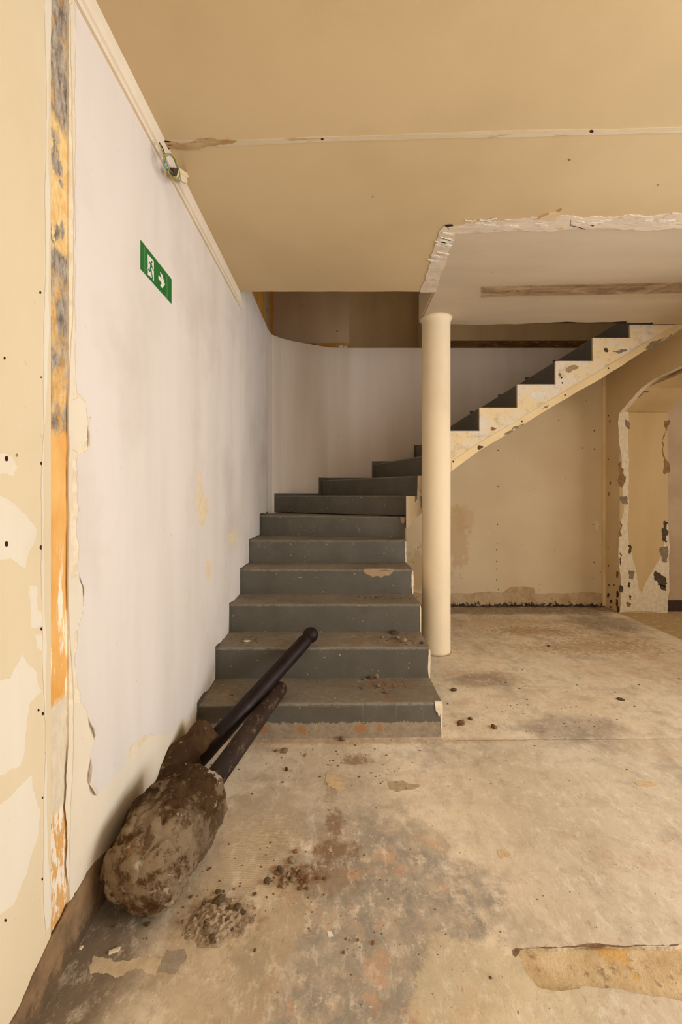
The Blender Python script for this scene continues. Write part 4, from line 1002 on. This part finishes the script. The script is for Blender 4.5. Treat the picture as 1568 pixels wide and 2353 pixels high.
# brown leaf-like bit on the right and plaster flakes at the left wall
chunk('twig_fragment', 1427, 1608, 16, 'dark', 'small dark broken twig on the floor at the far right', 'debris', None, .3, rot=-.6)
chunk('plaster_flake', 164, 2172, 24, 'pale', 'pale plaster flake at the left wall foot, largest of the three', 'debris', None, .25)
chunk('plaster_flake', 176, 2160, 18, 'pale', 'pale plaster flake at the left wall foot, nearest the wall', 'debris', None, .25)
chunk('plaster_flake', 186, 2178, 12, 'pale', 'pale plaster flake at the left wall foot, smallest, farthest right', 'debris', None, .25)
p = P(263, 2187, 'floor'); bm = bmesh.new(); add_prism(bm, [(-.014,-.003,0),(.012,-.004,0),(.015,.003,0),(-.013,.004,0)], (0,0,.006))
o = link('wood_splinter', bm, CH['pale']); o.location = p; o.rotation_euler = (0,0,.45); tag(o, 'pale wooden splinter lying on the floor in the lower left', 'debris')
# lumps on the treads
T2, T1, T3 = 2*r, r, 3*r
for x, y, s, mt, z, lb, fl in [
 (906,1455,24,'dark',T2,'flat dark paint flake on the second tread, largest there',.2),
 (928,1475,14,'grey',T2,'angular grey chunk in the middle of the second tread rubble',.7),
 (914,1468,12,'grey',T2,'grey chunk behind the angular one on the second tread',.6),
 (881,1466,10,'grey',T2,'small grey crumb at the left of the second tread rubble',.5),
 (970,1478,13,'dark',T2,'flat dark crumb at the right end of the second tread',.25),
 (568,1474,18,'pale',T2,'pale plaster flake on the left of the second tread',.15),
 (865,1557,14,'grey',T1,'grey stone on the first tread against the riser, rightmost of two',.8),
 (852,1560,11,'dark',T1,'grey stone on the first tread against the riser, leftmost of two',.8),
 (870,1578,13,'grey',T1,'broken mortar piece in the middle of the first tread',.5),
 (838,1562,9,'grey',T1,'small crumb left of the two stones on the first tread',.5),
 (886,1592,11,'brown',T1,'brown crumb near the front edge of the first tread',.5),
 (868,1374,12,'dark',T3,'dark crumb at the back of the third tread',.3),
 (532,1598,7,'red',T1,'tiny red brown crumb on the left of the first tread',.6)]:
    chunk('rubble_chunk', x, y, s, mt, lb, 'debris', None, fl, z)
def scatter(n, cx_, cy_, sx, sy, smin, smax, mts, label, group, z=0.0, seed=1, flat=(.4,.8)):
    rnd = random.Random(seed)
    protos = [link('clod', chunk_mesh(seed*31+k, .01, .6, 1, .45), CH[mts[k%len(mts)]]) for k in range(min(6, n))]
    for k in range(n):
        o = protos[k] if k < len(protos) else protos[k%len(protos)].copy()
        if k >= len(protos): C.objects.link(o)
        a = rnd.gauss(0, .5); b = rnd.gauss(0, .5); p = P(cx_+a*sx, cy_+b*sy, (2, z))
        s = rnd.uniform(smin, smax)*p.y/F/2/.01
        p.x = min(p.x, .505) if z > 0 else p.x
        o.location = p; o.rotation_euler = (0,0,rnd.uniform(0,6.28)); o.scale = (s,s,s*rnd.uniform(*flat))
        tag(o, label, 'debris', group)
def strew(n, cx_, cy_, sx, sy, smin, smax, mt, z=0.0, seed=1, parent=None):
    rnd = random.Random(seed); bm = bmesh.new()
    for k in range(n):
        p = P(cx_+rnd.gauss(0,.5)*sx, cy_+rnd.gauss(0,.5)*sy, (2, z))
        if z > 0 and p.x > .50: continue
        s_ = rnd.uniform(smin, smax)*p.y/F/2
        bmesh.ops.create_icosphere(bm, subdivisions=1, radius=s_, matrix=Matrix.Translation(p)@Matrix.Diagonal((rnd.uniform(.7,1.3),rnd.uniform(.6,1),rnd.uniform(.3,.6),1)))
    for v in bm.verts: v.co += Vector((noise.noise(v.co*400),noise.noise(v.co*400+Vector((5,5,5))),0))*.0012
    return stuff(link('loose_grit', bm, CH[mt], parent))
# heap of crumbled mortar
hp = P(500, 2118, 'floor')
bm = bmesh.new(); N = 46; grid = []
for i in range(N+1):
    row = []
    for j in range(N+1):
        u, v = (i/N-.5)*2, (j/N-.5)*2; rr = math.hypot(u, v)
        e = max(0, 1-rr*(1+.35*noise.noise(Vector((u*2,v*2,4)))))
        h = e**.8*.010*(1+.9*noise.fractal(Vector((u*5,v*5,1)), 1, 2, 5))+.010*max(0, noise.noise(Vector((u*8,v*8,9))))*min(1, e*4)
        row.append(bm.verts.new((hp.x+u*.088, hp.y+v*.075, max(0, h)-.0006 if e <= 0 else max(.0003, h))))
    grid.append(row)
for i in range(N):
    for j in range(N): bm.faces.new([grid[i][j], grid[i+1][j], grid[i+1][j+1], grid[i][j+1]])
heap = stuff(tag(link('mortar_heap', bm, plain('crumbled_mortar', (172,150,120), .95, .2, 60, .9, c2=(136,116,90))), 'low heap of grey crumbled mortar on the floor right of the large footing', 'debris'))
scatter(24, 470, 2116, 44, 52, 8, 17, ['grey','dark'], 'grey crumbs on the left side of the low mortar heap', 'crumbs on the left of the mortar heap', .004, 2)
scatter(22, 528, 2100, 56, 46, 6, 14, ['dark','grey'], 'dark crumbs on the right side of the low mortar heap', 'crumbs on the right of the mortar heap', .003, 3)
chunk('clod', 506, 2072, 26, 'dark', 'large dark clod at the top of the mortar heap', 'debris', None, .6)
chunk('clod', 480, 2144, 26, 'grey', 'large grey clod at the near edge of the mortar heap', 'debris', None, .5)
chunk('clod', 545, 2090, 20, 'dark', 'dark clod at the right edge of the mortar heap', 'debris', None, .6)
scatter(34, 672, 2022, 58, 26, 6, 17, ['brown','grey','brown','dark'], 'brown earth crumbs scattered in the middle of the floor', 'brown crumbs in the middle of the floor', 0, 5)
chunk('clod', 615, 2030, 20, 'dark', 'dark clod at the left end of the brown crumb scatter', 'debris', None, .7)
chunk('clod', 644, 2002, 18, 'dark', 'dark clod at the top left of the brown crumb scatter', 'debris', None, .6)
strew(90, 560, 2040, 300, 130, 2, 7, 'brown', 0, 6, floor)
strew(90, 790, 1760, 320, 80, 2, 7, 'brown', 0, 7, floor)
strew(70, 1260, 1640, 320, 120, 2, 6, 'dark', 0, 9, floor)
strew(60, 900, 2100, 420, 200, 2, 5, 'brown', 0, 29, floor)
strew(50, 925, 1472, 60, 11, 3, 8, 'brown', T2, 10, step_obs[1])
strew(50, 880, 1574, 70, 12, 3, 8, 'brown', T1, 11, step_obs[0])
strew(30, 880, 1374, 60, 5, 3, 7, 'dark', T3, 12, step_obs[2])
strew(24, 560, 1470, 50, 8, 3, 6, 'dark', T2, 13, step_obs[1])
